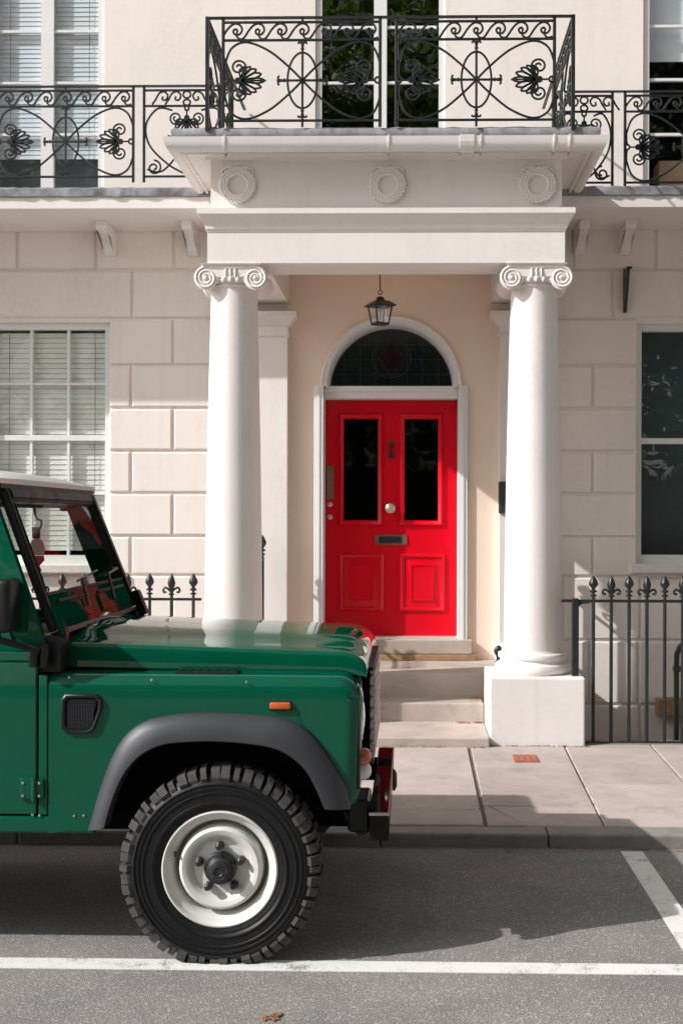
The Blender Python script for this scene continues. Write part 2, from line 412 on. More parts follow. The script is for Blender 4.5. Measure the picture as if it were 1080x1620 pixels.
def slab(x00, x01, x10, x11, y0, y1, g=0.0045, gl=0.0045, gr=0.0045):
    bm = B(); t = random.uniform(-0.003, 0.003)
    def xa(y): return x00+(x01-x00)*(y-6.62)/(8.78-6.62)+gl
    def xb(y): return x10+(x11-x10)*(y-6.62)/(8.78-6.62)-gr
    ya, yb = y0+g, y1-g; b_ = 0.006
    pts = []
    for z_, i in ((-0.06, 0), (-b_, 0), (0, b_)):
        pts.append([(xa(ya)+i, ya+i, zp(ya)+z_+t), (xb(ya)-i, ya+i, zp(ya)+z_+t*0.4), (xb(yb)-i, yb-i, zp(yb)+z_), (xa(yb)+i, yb-i, zp(yb)+z_+t)])
    loft(bm, pts, True, True)
    return obj('paving_slab', bm, M['slab'], pv)
for k in range(len(joints)-1):
    ys = rowsets.get(k, [random.choice((7.25, 7.4, 7.75, 7.9))] if random.random() < .8 else [7.2, 7.95])
    ys = [6.62] + sorted(ys) + [8.78]
    for a, b in zip(ys[:-1], ys[1:]):
        if k == 7 and a < 6.7:   # broken slab: two pieces with a crooked crack between
            xm0 = joints[7][0]+(joints[8][0]-joints[7][0])*0.36; xm1 = xm0-0.95
            slab(joints[k][0], joints[k][1], xm0, xm1, a, b, gl=0.017, gr=0.006)
            slab(xm0, xm1, joints[k+1][0], joints[k+1][1], a, b, gl=0.006)
            continue
        slab(joints[k][0], joints[k][1], joints[k+1][0], joints[k+1][1], a, b, gl=0.017 if k == 7 else random.uniform(0.003, 0.007), gr=random.uniform(0.003, 0.007))
kb = thing('kerb', None, None, (0, YKERB, 0), kind='structure')
kx = [X(868, 1330, YKERB)]
while kx[0] > -7.5: kx.insert(0, kx[0]-random.uniform(0.85, 1.15))
while kx[-1] < 8: kx.append(kx[-1]+random.uniform(0.85, 1.15))
for a, b in zip(kx[:-1], kx[1:]):
    bm = B(); dz = random.uniform(-.003, .003); dy = random.uniform(-.004, .004)
    box(bm, a+0.003, b-0.003, YKERB+dy, YKERB+0.165, -0.25, zp(YKERB)+dz, 0.014, 3)
    obj('kerbstone', bm, M['kerb'], kb)
bm = B(); box(bm, -60, 60, -19.8, -2.2, -0.3, 0.11)
tag(obj('opposite_pavement_bounce', bm, M['step']), kind='structure')  # unseen pale paving, added to bounce warm light onto the facade
# small cast plate in the pavement
p0, p1 = G(809, 1195, 0.11), G(853, 1206, 0.11)
bm = B(); zz = zp((p0.y+p1.y)/2)
box(bm, p0.x, p1.x, p1.y, p0.y, zz-0.02, zz+0.004, 0.002)
for i in range(4):
    xx = p0.x+(p1.x-p0.x)*(i+0.5)/4; box(bm, xx-0.014, xx+0.014, p1.y+0.012, p0.y-0.012, zz+0.003, zz+0.008)
tag(obj('cover_plate', bm, M['redplate']), 'small red cover plate let into the pavement by the plinth', 'cover plate')
# basement areas
for nm, xa, xb in (('area_left', -14, -1.62), ('area_right', 1.22, 14)):
    bm = B(); box(bm, xa, xb, 8.92, YW, -2.6, -2.4)
    tag(obj('basement_area_floor', bm, M['soil']), kind='structure')
    bm = B(); box(bm, xa, xb, 8.785, 8.93 if xa > 0 else 9.42, -2.6, zp(8.8)+0.004)
    tag(obj('area_coping', bm, M['kerb']), kind='structure')
bm = B(); box(bm, -400, 400, 8.79, 400, -3.2, -2.62)
tag(obj('ground', bm, M['soil']), kind='structure')

# ------------------------------------------------------------------ the house
house = thing('townhouse', 'cream stuccoed terraced townhouse with columned porch and arched red front door', 'house', (0, YW, 0))
def R(px0, py0, px1, py1, D=YW):
    a, b = W_(px0, py1, D), W_(px1, py0, D)
    return [a.x, b.x, a.z, b.z]
DOOR = R(515, 634, 722, 1006, YW+0.25)
door_cx = (DOOR[0]+DOOR[1])/2
ARCH_R = 0.535
RA = 0.605   # outer radius of the arch moulding
ARCH_Z = Z(618, 612, YW)
GL = R(-23, 510, 175, 892); GR = R(1005, 512, 1203, 892)
UL = R(-18, -260, 166, 300); UM = R(498, -260, 705, 300); UR = R(1016, -260, 1200, 300)
ZFL = 4.33
for o_ in (UL, UM, UR): o_[2] = ZFL+0.06; o_[3] = 6.9
DO = [door_cx-0.66, door_cx+0.66, 0.50, ARCH_Z+0.70]
openings = [GL, GR, UL, UM, UR, DO]
bm = B()
xb = sorted({-9.0, 9.0, *[o_[0] for o_ in openings], *[o_[1] for o_ in openings]})
zb = sorted({-2.6, 10.0, *[o_[2] for o_ in openings], *[o_[3] for o_ in openings]})
T = 0.38
vc = {}
def V(x, y, z):
    k = (round(x, 4), round(y, 4), round(z, 4))
    if k not in vc: vc[k] = bm.verts.new((x, y, z))
    return vc[k]
for xa, xc in zip(xb[:-1], xb[1:]):
    for za, zc in zip(zb[:-1], zb[1:]):
        mx, mz = (xa+xc)/2, (za+zc)/2
        if any(o_[0] < mx < o_[1] and o_[2] < mz < o_[3] for o_ in openings): continue
        bm.faces.new((V(xa, YW, za), V(xc, YW, za), V(xc, YW, zc), V(xa, YW, zc)))
        bm.faces.new((V(xa, YW+T, za), V(xa, YW+T, zc), V(xc, YW+T, zc), V(xc, YW+T, za)))
for o_ in openings:
    a, c, e, g = o_
    for p, q in (((a, e), (c, e)), ((c, e), (c, g)), ((c, g), (a, g)), ((a, g), (a, e))):
        v = [bm.verts.new(t_) for t_ in ((p[0], YW, p[1]), (q[0], YW, q[1]), (q[0], YW+T, q[1]), (p[0], YW+T, p[1]))]
        bm.faces.new(v)
wall = obj('wall', bm, M['stucco'], house, recalc=False)
# closed rooms behind the front
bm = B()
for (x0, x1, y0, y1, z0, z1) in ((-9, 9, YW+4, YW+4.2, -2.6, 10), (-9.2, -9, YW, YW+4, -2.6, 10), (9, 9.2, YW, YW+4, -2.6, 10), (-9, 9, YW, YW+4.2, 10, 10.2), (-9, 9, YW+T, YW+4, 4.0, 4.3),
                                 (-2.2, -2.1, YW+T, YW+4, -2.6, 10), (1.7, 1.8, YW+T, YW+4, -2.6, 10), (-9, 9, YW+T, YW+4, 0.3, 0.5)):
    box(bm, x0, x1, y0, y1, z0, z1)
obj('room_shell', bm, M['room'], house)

# rusticated blocks
CY = [352, 427, 504, 578, 646, 714, 781, 849, 911, 1011, 1112, 1215]
CZ = [Z(600, y, YW) for y in CY]
xPL = X(372, 700, YW); xPR = X(872, 700, YW)
def bx_(px): return X(px, 700, YW)
def block(x0, x1, z0, z1, g=0.011, d=0.020, ch=0.010, split=False):
    bm = B(); x0 += g; x1 -= g; z0 += g; z1 -= g
    d += random.uniform(-0.002, 0.002)
    rows = []
    for y, i in ((YW-0.001, 0.0), (YW-d+ch, 0.0), (YW-d+ch*0.35, ch*0.4), (YW-d, ch)):
        rows.append([(x0+i, y, z0+i), (x1-i, y, z0+i), (x1-i, y, z1-i), (x0+i, y, z1-i)])
    r = loft(bm, rows, True, False); bm.faces.new(r[-1])
    return obj('block', bm, M['stucco'], wall)
def courses(side):
    for k in range(len(CZ)-1):
        z1, z0 = CZ[k], CZ[k+1]
        if side == 'L':
            lim0, lim1 = bx_(-330), xPL
            if k == 0: js = [-220, -96, 28, 152, 275]
            elif k == 1: js = [-285, -123, 43, 209, 345] if False else [-160, 209]
            elif k % 2 == 0: js = [-270, -145, 10, 142, 274]
            else: js = [-205, -80, 76, 208, 340]
            win = GL
        else:
            lim0, lim1 = xPR, bx_(1420)
            if k == 0: js = [905, 1035, 1165, 1290]
            elif k == 1: js = [968, 1260]
            elif k >= 8: js = [932, 1009, 1100, 1230, 1330] if k % 2 else [890, 1012, 1085, 1200, 1300]
            elif k % 2 == 0: js = [1300]
            else: js = [937, 1260, 1340]
            win = GR
        xs = [lim0] + [x for x in map(bx_, js) if lim0 < x < lim1] + [lim1]
        for a, b in zip(xs[:-1], xs[1:]):
            # cut by window opening
            if z1 > win[2]+0.05 and z0 < win[3]-0.05:
                segs = []
                if a < win[0]: segs.append((a, min(b, win[0]+0.011)))
                if b > win[1]: segs.append((max(a, win[1]-0.011), b))
            else: segs = [(a, b)]
            for s0, s1 in segs:
                if s1-s0 > 0.06: block(s0, s1, max(z0, -2.0), z1)
courses('L'); courses('R')
# joints stay in slightly different old paint: recessed wall plane is M['stucco']

# pilasters on the wall behind the columns
CXL = X(370, 780, YCOL); CXR = X(843, 780, YCOL)
ZCAP = 3.55
for px_, side in ((454, -1), (790, 1)):
    e = X(px_, 700, YW-0.12)
    x0, x1 = (e-0.40, e) if side < 0 else (e, e+0.40)
    pl_ = part_empty('pilaster', house, ((x0+x1)/2, YW, 0.5))
    bm = B(); box(bm, x0, x1, YW-0.12, YW-0.001, 0.3, 3.34); obj('shaft', bm, M['white'], pl_)
    bm = B()
    rect = (x0, x1, YW-0.12)
    def mould(bm, x0, x1, y0, yb, prof):
        loft(bm, [[(x0-o_, yb, z), (x0-o_, y0-o_, z), (x1+o_, y0-o_, z), (x1+o_, yb, z)] for o_, z in prof])
    mould(bm, x0, x1, YW-0.12, YW-0.002, [(-0.02, 3.262), (0.012, 3.262), (0.012, 3.285), (0.004, 3.29), (0.004, 3.345), (0.03, 3.36), (0.05, 3.40), (0.085, 3.42), (0.085, 3.462), (-0.02, 3.462)])
    obj('capital', bm, M['white'], pl_, 35)
    bm = B(); mould(bm, x0, x1, YW-0.12, YW-0.002, [(-0.02, 0.52), (0.03, 0.52), (0.03, 0.64), (0.0, 0.67), (-0.02, 0.67)])
    obj('base', bm, M['white'], pl_, 35)

# porch wall skin (plain stucco between the pilasters is the wall itself; warm bounce light is put into its peach colour)
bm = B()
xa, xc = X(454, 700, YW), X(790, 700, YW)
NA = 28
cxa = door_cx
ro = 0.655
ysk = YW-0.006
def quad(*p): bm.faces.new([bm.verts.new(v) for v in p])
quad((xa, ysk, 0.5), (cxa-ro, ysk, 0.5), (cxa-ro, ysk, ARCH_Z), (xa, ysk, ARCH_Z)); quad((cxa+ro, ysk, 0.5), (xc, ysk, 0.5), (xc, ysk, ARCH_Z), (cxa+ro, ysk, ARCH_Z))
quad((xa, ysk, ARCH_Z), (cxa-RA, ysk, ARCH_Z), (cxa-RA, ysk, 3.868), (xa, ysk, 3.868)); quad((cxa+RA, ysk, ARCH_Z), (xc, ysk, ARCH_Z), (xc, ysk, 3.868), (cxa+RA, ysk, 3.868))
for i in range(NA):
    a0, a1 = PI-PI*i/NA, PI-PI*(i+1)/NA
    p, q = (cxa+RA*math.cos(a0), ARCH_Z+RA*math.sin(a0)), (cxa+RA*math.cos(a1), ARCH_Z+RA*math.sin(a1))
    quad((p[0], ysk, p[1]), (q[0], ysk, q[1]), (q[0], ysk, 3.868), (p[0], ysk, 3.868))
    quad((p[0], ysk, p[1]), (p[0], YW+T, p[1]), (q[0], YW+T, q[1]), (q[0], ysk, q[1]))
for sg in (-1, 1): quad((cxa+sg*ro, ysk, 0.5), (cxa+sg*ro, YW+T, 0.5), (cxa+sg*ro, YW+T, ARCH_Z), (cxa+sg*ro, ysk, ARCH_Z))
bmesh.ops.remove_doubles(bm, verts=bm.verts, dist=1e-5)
obj('porch_wall', bm, M['stucco_porch_bounce'], house)
# arch surround + fanlight + door frame
entr = part_empty('door_surround', house, (door_cx, YW, 0.7))
bm = B()
steps_ = [(RA-0.001, YW-0.004), (RA, YW-0.028), (RA-0.014, YW-0.030), (RA-0.020, YW-0.018), (RA-0.050, YW-0.016), (RA-0.062, YW+0.01), (RA-0.070, YW+0.04), (RA-0.075, YW+0.23)]
rows = []
for i in range(NA+1):
    a = PI-PI*i/NA
    rows.append([(cxa+r*math.cos(a), y, ARCH_Z+r*math.sin(a)) for r, y in steps_])
loft(bm, rows); obj('arch_moulding', bm, M['joinery'], entr, 30)
zdt = DOOR[3]; zdb = DOOR[2]
for s_ in (-1, 1):
    bm = B()
    xo, xi = cxa+s_*ro, cxa+s_*(abs(DOOR[1]-DOOR[0])/2+0.004)
    x0, x1 = min(xo, xi), max(xo, xi)
    box(bm, x0, x1, YW-0.04, YW+0.245, zdb-0.02, ARCH_Z+0.012, 0.004)
    xg = xo - s_*0.03
    box(bm, min(xg, xg-s_*0.02), max(xg, xg-s_*0.02), YW-0.046, YW-0.039, zdb, ARCH_Z)
    obj('jamb', bm, M['joinery'], entr)
bm = B()
box(bm, cxa-0.573, cxa+0.573, YW-0.02+0.10, YW+0.24, zdt+0.003, ARCH_Z+0.010, 0.004)
box(bm, cxa-0.571, cxa+0.571, YW+0.055, YW+0.2, ARCH_Z-0.03, ARCH_Z+0.014, 0.006)
obj('transom', bm, M['joinery'], entr)
fan = part_empty('fanlight', house, (cxa, YW+0.22, ARCH_Z))
yg = YW+0.225; rg = ARCH_R-0.02
# leaded panes: circle and diamond in the middle, grid around
def pane_poly(pts, m, d=0.0):
    bm = B(); prism(bm, pts, lambda p: (p[0], yg+d, p[1]), lambda p: (p[0], yg+0.012+d, p[1]))
    return obj('pane', bm, m, fan)
gz = [0.012, 0.13, 0.26, 0.39, 0.60]; gx = [-0.56, -0.41, -0.27, -0.135, 0.0, 0.135, 0.27, 0.41, 0.56]
for i in range(len(gx)-1):
    for j in range(len(gz)-1):
        pts = []
        for (u, v) in ((gx[i], gz[j]), (gx[i+1], gz[j]), (gx[i+1], gz[j+1]), (gx[i], gz[j+1])):
            r = math.hypot(u, v)
            if r > rg: u, v = u*rg/r, v*rg/r
            pts.append((cxa+u, ARCH_Z+v))
        ar = abs(sum(pts[k][0]*pts[(k+1) % 4][1]-pts[(k+1) % 4][0]*pts[k][1] for k in range(4)))/2
        if ar > 0.002: pane_poly(pts, random.choice((M['stain'], M['stain'], M['stain_blue'])))
cz_ = ARCH_Z+0.27
pane_poly([(cxa+0.17*math.cos(a*PI/12), cz_+0.17*math.sin(a*PI/12)) for a in range(24)], M['stain'], -0.004)
pane_poly([(cxa+dx, cz_+dz) for dx, dz in ((0, -0.145), (0.105, 0), (0, 0.145), (-0.105, 0))], M['stain_red'], -0.007)
for sx in (-1, 1): pane_poly([(cxa+sx*0.34+0.05*math.cos(a*PI/4), ARCH_Z+0.15+0.05*math.sin(a*PI/4)) for a in range(8)], M['stain_blue'], -0.005)
bm = B()
yc = yg-0.006
tube(bm, [(cxa+0.17*math.cos(a*PI/16), yc, cz_+0.17*math.sin(a*PI/16)) for a in range(32)], 0.004, 5, True)
tube(bm, [(cxa+dx, yc, cz_+dz) for dx, dz in ((0, -0.15), (0.11, 0), (0, 0.15), (-0.11, 0))], 0.004, 5, True)
for v in gz[1:4]: h = math.sqrt(rg*rg-v*v); tube(bm, [(cxa-h, yc+.003, ARCH_Z+v), (cxa+h, yc+.003, ARCH_Z+v)], 0.003, 5)
for u in gx[1:-1]: h = math.sqrt(rg*rg-u*u); tube(bm, [(cxa+u, yc+.003, ARCH_Z), (cxa+u, yc+.003, ARCH_Z+h)], 0.003, 5)
obj('lead_came', bm, M['came'], fan)
bm = B(); prism(bm, [(cxa+ (rg+0.03)*math.cos(PI*i/NA), ARCH_Z+(rg+0.03)*math.sin(PI*i/NA)) for i in range(NA+1)], lambda p: (p[0], yg+0.02, p[1]), lambda p: (p[0], yg+0.03, p[1]))
obj('backing', bm, M['room'], fan)

# ---- front door
YD = YW+0.25
door = part_empty('front_door', house, (cxa, YD, zdb))
tag(door, 'red four panelled door with two tall dark glass panes')
def RD(px0, py0, px1, py1): return R(px0, py0, px1, py1, YD)
gl1, gl2 = RD(543, 663, 598, 823), RD(639, 663, 693, 823)
pn1, pn2 = RD(536, 876, 607, 967), RD(632, 876, 703, 967)
bm = B()
# leaf with glazing holes, as strips
xs_ = [DOOR[0], gl1[0], gl1[1], gl2[0], gl2[1], DOOR[1]]
box(bm, DOOR[0], DOOR[1], YD, YD+0.045, DOOR[2]+0.006, gl1[2])
box(bm, DOOR[0], DOOR[1], YD, YD+0.045, gl1[3], DOOR[3])
for a, b in ((xs_[0], xs_[1]), (xs_[2], xs_[3]), (xs_[4], xs_[5])): box(bm, a, b, YD, YD+0.045, gl1[2], gl1[3])
bmesh.ops.remove_doubles(bm, verts=bm.verts, dist=1e-5)
obj('leaf', bm, M['red'], door)
def frame(bm, r, wd, prof, y0):
    """picture-frame moulding round rectangle r, prof list of (inset,height)"""
    rows = []
    for ins, h in prof:
        rows.append([(r[0]+ins, y0-h, r[2]+ins), (r[1]-ins, y0-h, r[2]+ins), (r[1]-ins, y0-h, r[3]-ins), (r[0]+ins, y0-h, r[3]-ins)])
    loft(bm, rows, True)
for g_ in (gl1, gl2):
    bm = B(); q = [g_[0]-0.042, g_[1]+0.042, g_[2]-0.05, g_[3]+0.05]
    frame(bm, q, 0.04, [(0, -0.002), (0.002, 0.012), (0.012, 0.022), (0.022, 0.018), (0.030, 0.008), (0.042, 0.004), (0.046, -0.03)], YD)
    obj('glazing_bead', bm, M['red'], door, 40)
    bm = B(); box(bm, g_[0]-0.01, g_[1]+0.01, YD+0.02, YD+0.026, g_[2]-0.01, g_[3]+0.01); obj('pane', bm, M['doorglass'], door)
for q in (pn1, pn2):
    bm = B()
    frame(bm, q, 0.05, [(0, -0.002), (0.002, 0.012), (0.014, 0.022), (0.026, 0.016), (0.036, 0.005), (0.040, -0.001), (0.092, 0.012), (0.094, 0.018), (0.104, 0.018), (0.108, 0.012)], YD)
    r = (q[0]+0.108, q[1]-0.108, q[2]+0.108, q[3]-0.108)
    v = [bm.verts.new(p) for p in ((r[0], YD-0.012, r[2]), (r[1], YD-0.012, r[2]), (r[1], YD-0.012, r[3]), (r[0], YD-0.012, r[3]))]; bm.faces.new(v)
    obj('raised_panel', bm, M['red'], door, 40)
q = RD(593, 846, 643, 862)
bm = B(); box(bm, q[0], q[1], YD-0.012, YD+0.001, q[2], q[3], 0.003); obj('letterbox', bm, M['brass'], door)
lb = WL
bm = B(); box(bm, q[0]+0.035, q[1]-0.045, YD-0.017, YD-0.011, q[2]+0.016, q[3]-0.016, 0.002); obj('letterbox_flap', bm, M['nut'], door)
c = W_(617, 804, YD)
bm = B(); lathe(bm, [(0.0, 0.0), (0.045, 0.0), (0.045, -0.006), (0.016, -0.012), (0.013, -0.04), (0.03, -0.05), (0.041, -0.065), (0.04, -0.078), (0.026, -0.09), (0.0, -0.093)], (c.x, YD-0.001, c.z), 'y', 24, False); obj('door_knob', bm, M['pale_brass'], door, 40)
c = W_(618, 710, YD)
bm = B()
lathe(bm, [(0, -0.001), (0.022, -0.002), (0.020, -0.025), (0.0, -0.032)], (c.x, YD, c.z+0.055), 'y', 16, False)
prism(bm, [(-0.008, 0.05), (0.008, 0.05), (0.012, -0.03), (0.024, -0.075), (0.015, -0.085), (-0.015, -0.085), (-0.024, -0.075), (-0.012, -0.03)], lambda p: (c.x+p[0], YD-0.002, c.z+p[1]), lambda p: (c.x+p[0]*0.8, YD-0.03, c.z+p[1]))
obj('door_knocker', bm, M['nut'], door, 40)
q = RD(517, 737, 528, 790); bm = B(); box(bm, q[0], q[1], YD-0.008, YD+0.001, q[2], q[3], 0.002); obj('finger_plate', bm, M['brass'], door)
for py_ in (798, 818):
    c = W_(522, py_, YD); bm = B(); lathe(bm, [(0, 0), (0.022, 0), (0.022, -0.008), (0.013, -0.014), (0, -0.014)], (c.x, YD, c.z), 'y', 16, False); obj('lock', bm, M['pale_brass'], door, 40)

# ---- windows
def window(name, o_, ncol, rows_z, mid=None, depth=0.10, glassm='glass', bar=0.022, meet=None, sill=True, central=0.0):
    """sash window in opening o_ (x0,x1,z0,z1); rows_z bar heights; meet = meeting rail height"""
    t = part_empty(name, house, ((o_[0]+o_[1])/2, YW+depth, o_[2]))
    x0, x1, z0, z1 = o_
    y = YW+depth; fw = 0.055
    bm = B()
    box(bm, x0, x0+fw, y-0.03, y+0.06, z0, z1); box(bm, x1-fw, x1, y-0.03, y+0.06, z0, z1)
    box(bm, x0+fw, x1-fw, y-0.03, y+0.06, z1-fw, z1); box(bm, x0+fw, x1-fw, y-0.03, y+0.06, z0, z0+fw+0.02)
    obj('frame', bm, M['joinery'], t)
    xi0, xi1, zi0, zi1 = x0+fw, x1-fw, z0+fw+0.02, z1-fw
    cols = [xi0+(xi1-xi0)*k/ncol for k in range(ncol+1)]
    zs = [zi0] + sorted(rows_z) + [zi1]
    for k in range(1, ncol):
        hw = bar/2 if not central or abs(k-ncol/2) > 0.1 else central/2
        bm = B(); box(bm, cols[k]-hw, cols[k]+hw, y-(0.012 if not central else 0.02), y+0.03, zi0, zi1); obj('glazing_bar', bm, M['joinery'], t)
    for zz_ in rows_z:
        hh = bar/2 if meet is None or abs(zz_-meet) > 0.01 else 0.024
        bm = B(); box(bm, xi0, xi1, y-(0.008 if hh < 0.02 else 0.024), y+0.028, zz_-hh, zz_+hh); obj('glazing_bar' if hh < 0.02 else 'meeting_rail', bm, M['joinery'], t)
    for k in range(ncol):
        for a, b in zip(zs[:-1], zs[1:]):
            bm = B(); tl = random.uniform(-0.002, 0.002)
            bm.faces.new([bm.verts.new(v) for v in ((cols[k], y+0.01+tl, a), (cols[k+1], y+0.01-tl, a), (cols[k+1], y+0.01+tl, b), (cols[k], y+0.01-tl, b))])
            obj('pane', bm, M[glassm], t)
    if sill:
        bm = B(); box(bm, x0-0.06, x1+0.06, YW-0.09, YW+depth, z0-0.075, z0-0.002, 0.008, 2); obj('sill', bm, M['white'], t)
    return t
def blind(t, x0, x1, z0, z1, pitch, m, y, tilt=0.35):
    n = int((z1-z0)/pitch); first = None
    for k in range(n):
        z = z1-k*pitch-pitch/2
        if first is None:
            bm = B(); h = pitch*0.475; dy = h*tilt
            hexa(bm, [(x0, y-dy, z-h), (x1, y-dy, z-h), (x1, y-dy+0.003, z-h), (x0, y-dy+0.003, z-h),
                      (x0, y+dy, z+h), (x1, y+dy, z+h), (x1, y+dy+0.003, z+h), (x0, y+dy+0.003, z+h)])
            first = obj('blind_slat', bm, m, t); z_first = z
        else: dup(first, (0, 0, z-z_first), t)
    for f in (0.12, 0.9):
        bm = B(); xx = x0+(x1-x0)*f; tube(bm, [(xx, y-0.018, z0), (xx, y-0.018, z1)], 0.0025, 5); obj('blind_cord', bm, M['seat'], t)
rz = [Z(90, y, YW) for y in (606, 780)]; mz = Z(90, 692, YW)
wl_ = window('sash_window', GL, 3, rz+[mz], meet=mz, depth=0.07)
blind(wl_, GL[0]+0.06, GL[1]-0.06, GL[2]+0.08, GL[3]-0.075, 0.044, M['blind'], YW+0.115, 0.16)
mz = Z(1050, 697, YW)
wr_ = window('sash_window', GR, 1, [mz], meet=mz, depth=0.09, glassm='glass_mid')
# net curtain hanging in the right window's upper half, gathered in folds
def curtain(t, x0, x1, z0, z1, y, m, waves, amp, name='curtain', taper=0.0):
    bm = B(); N = 60; rows = []
    for j in range(14):
        v = j/13; row = []
        for i in range(N+1):
            u = i/N
            xx = x0+(x1-x0)*u*(1-taper*v)
            row.append((xx, y+amp*math.sin(u*waves*2*PI+0.6*math.sin(v*3))*(0.4+0.6*v), z1+(z0-z1)*v))
        rows.append(row)
    loft(bm, rows); return obj(name, bm, m, t, 60)
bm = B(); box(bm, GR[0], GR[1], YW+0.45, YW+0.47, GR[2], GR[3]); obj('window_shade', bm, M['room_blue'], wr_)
# upper french windows
z_b = [Z(120, y, YW) for y in (128, 46, 210)]; ex = [z_b[0]+0.443*k for k in (2, 3, 4)]
wu = window('french_window', UL, 2, z_b+ex, depth=0.05, central=0.11, sill=False)
blind(wu, UL[0]+0.06, UL[1]-0.06, Z(120, 258, YW+0.1), UL[3]-0.07, 0.040, M['blind_blue'], YW+0.095, 0.16)
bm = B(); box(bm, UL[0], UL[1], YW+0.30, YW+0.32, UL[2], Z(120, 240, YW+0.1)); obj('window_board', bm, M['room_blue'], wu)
z_b = [Z(600, y, YW) for y in (128, 40, 215)]; ex = [z_b[1]+0.47*k for k in (1, 2, 3)]
wm = window('french_window', UM, 2, z_b+ex, depth=0.05, central=0.11, sill=False, glassm='glass_dark')
z_b = [Z(1050, y, YW) for y in (210, 123, 38)]; ex = [z_b[2]+0.45*k for k in (1, 2, 3)]
wu2 = window('french_window', UR, 2, z_b+ex, depth=0.05, central=0.11, sill=False)
bm = B(); box(bm, UR[0]+0.06, UR[1]-0.06, YW+0.14, YW+0.145, Z(1050, 95, YW+.1), UR[3]); obj('roller_blind', bm, M['blind_blue'], wu2)
q = R(1036, 262, 1078, 292, YW+0.3)
bm = B(); box(bm, q[0], q[1], YW+0.15, YW+0.4, UR[2], q[3], 0.003)
box(bm, q[0]-0.002, q[1]+0.002, YW+0.255, YW+0.295, q[3], q[3]+0.002)
tag(obj('cardboard_box', bm, M['card']), 'brown cardboard box standing inside the upper right window', 'box')
bm = B(); box(bm, -9, 9, YW-0.02, YW, ZFL-0.1, ZFL+0.05); obj('string_course', bm, M['stucco'], house)

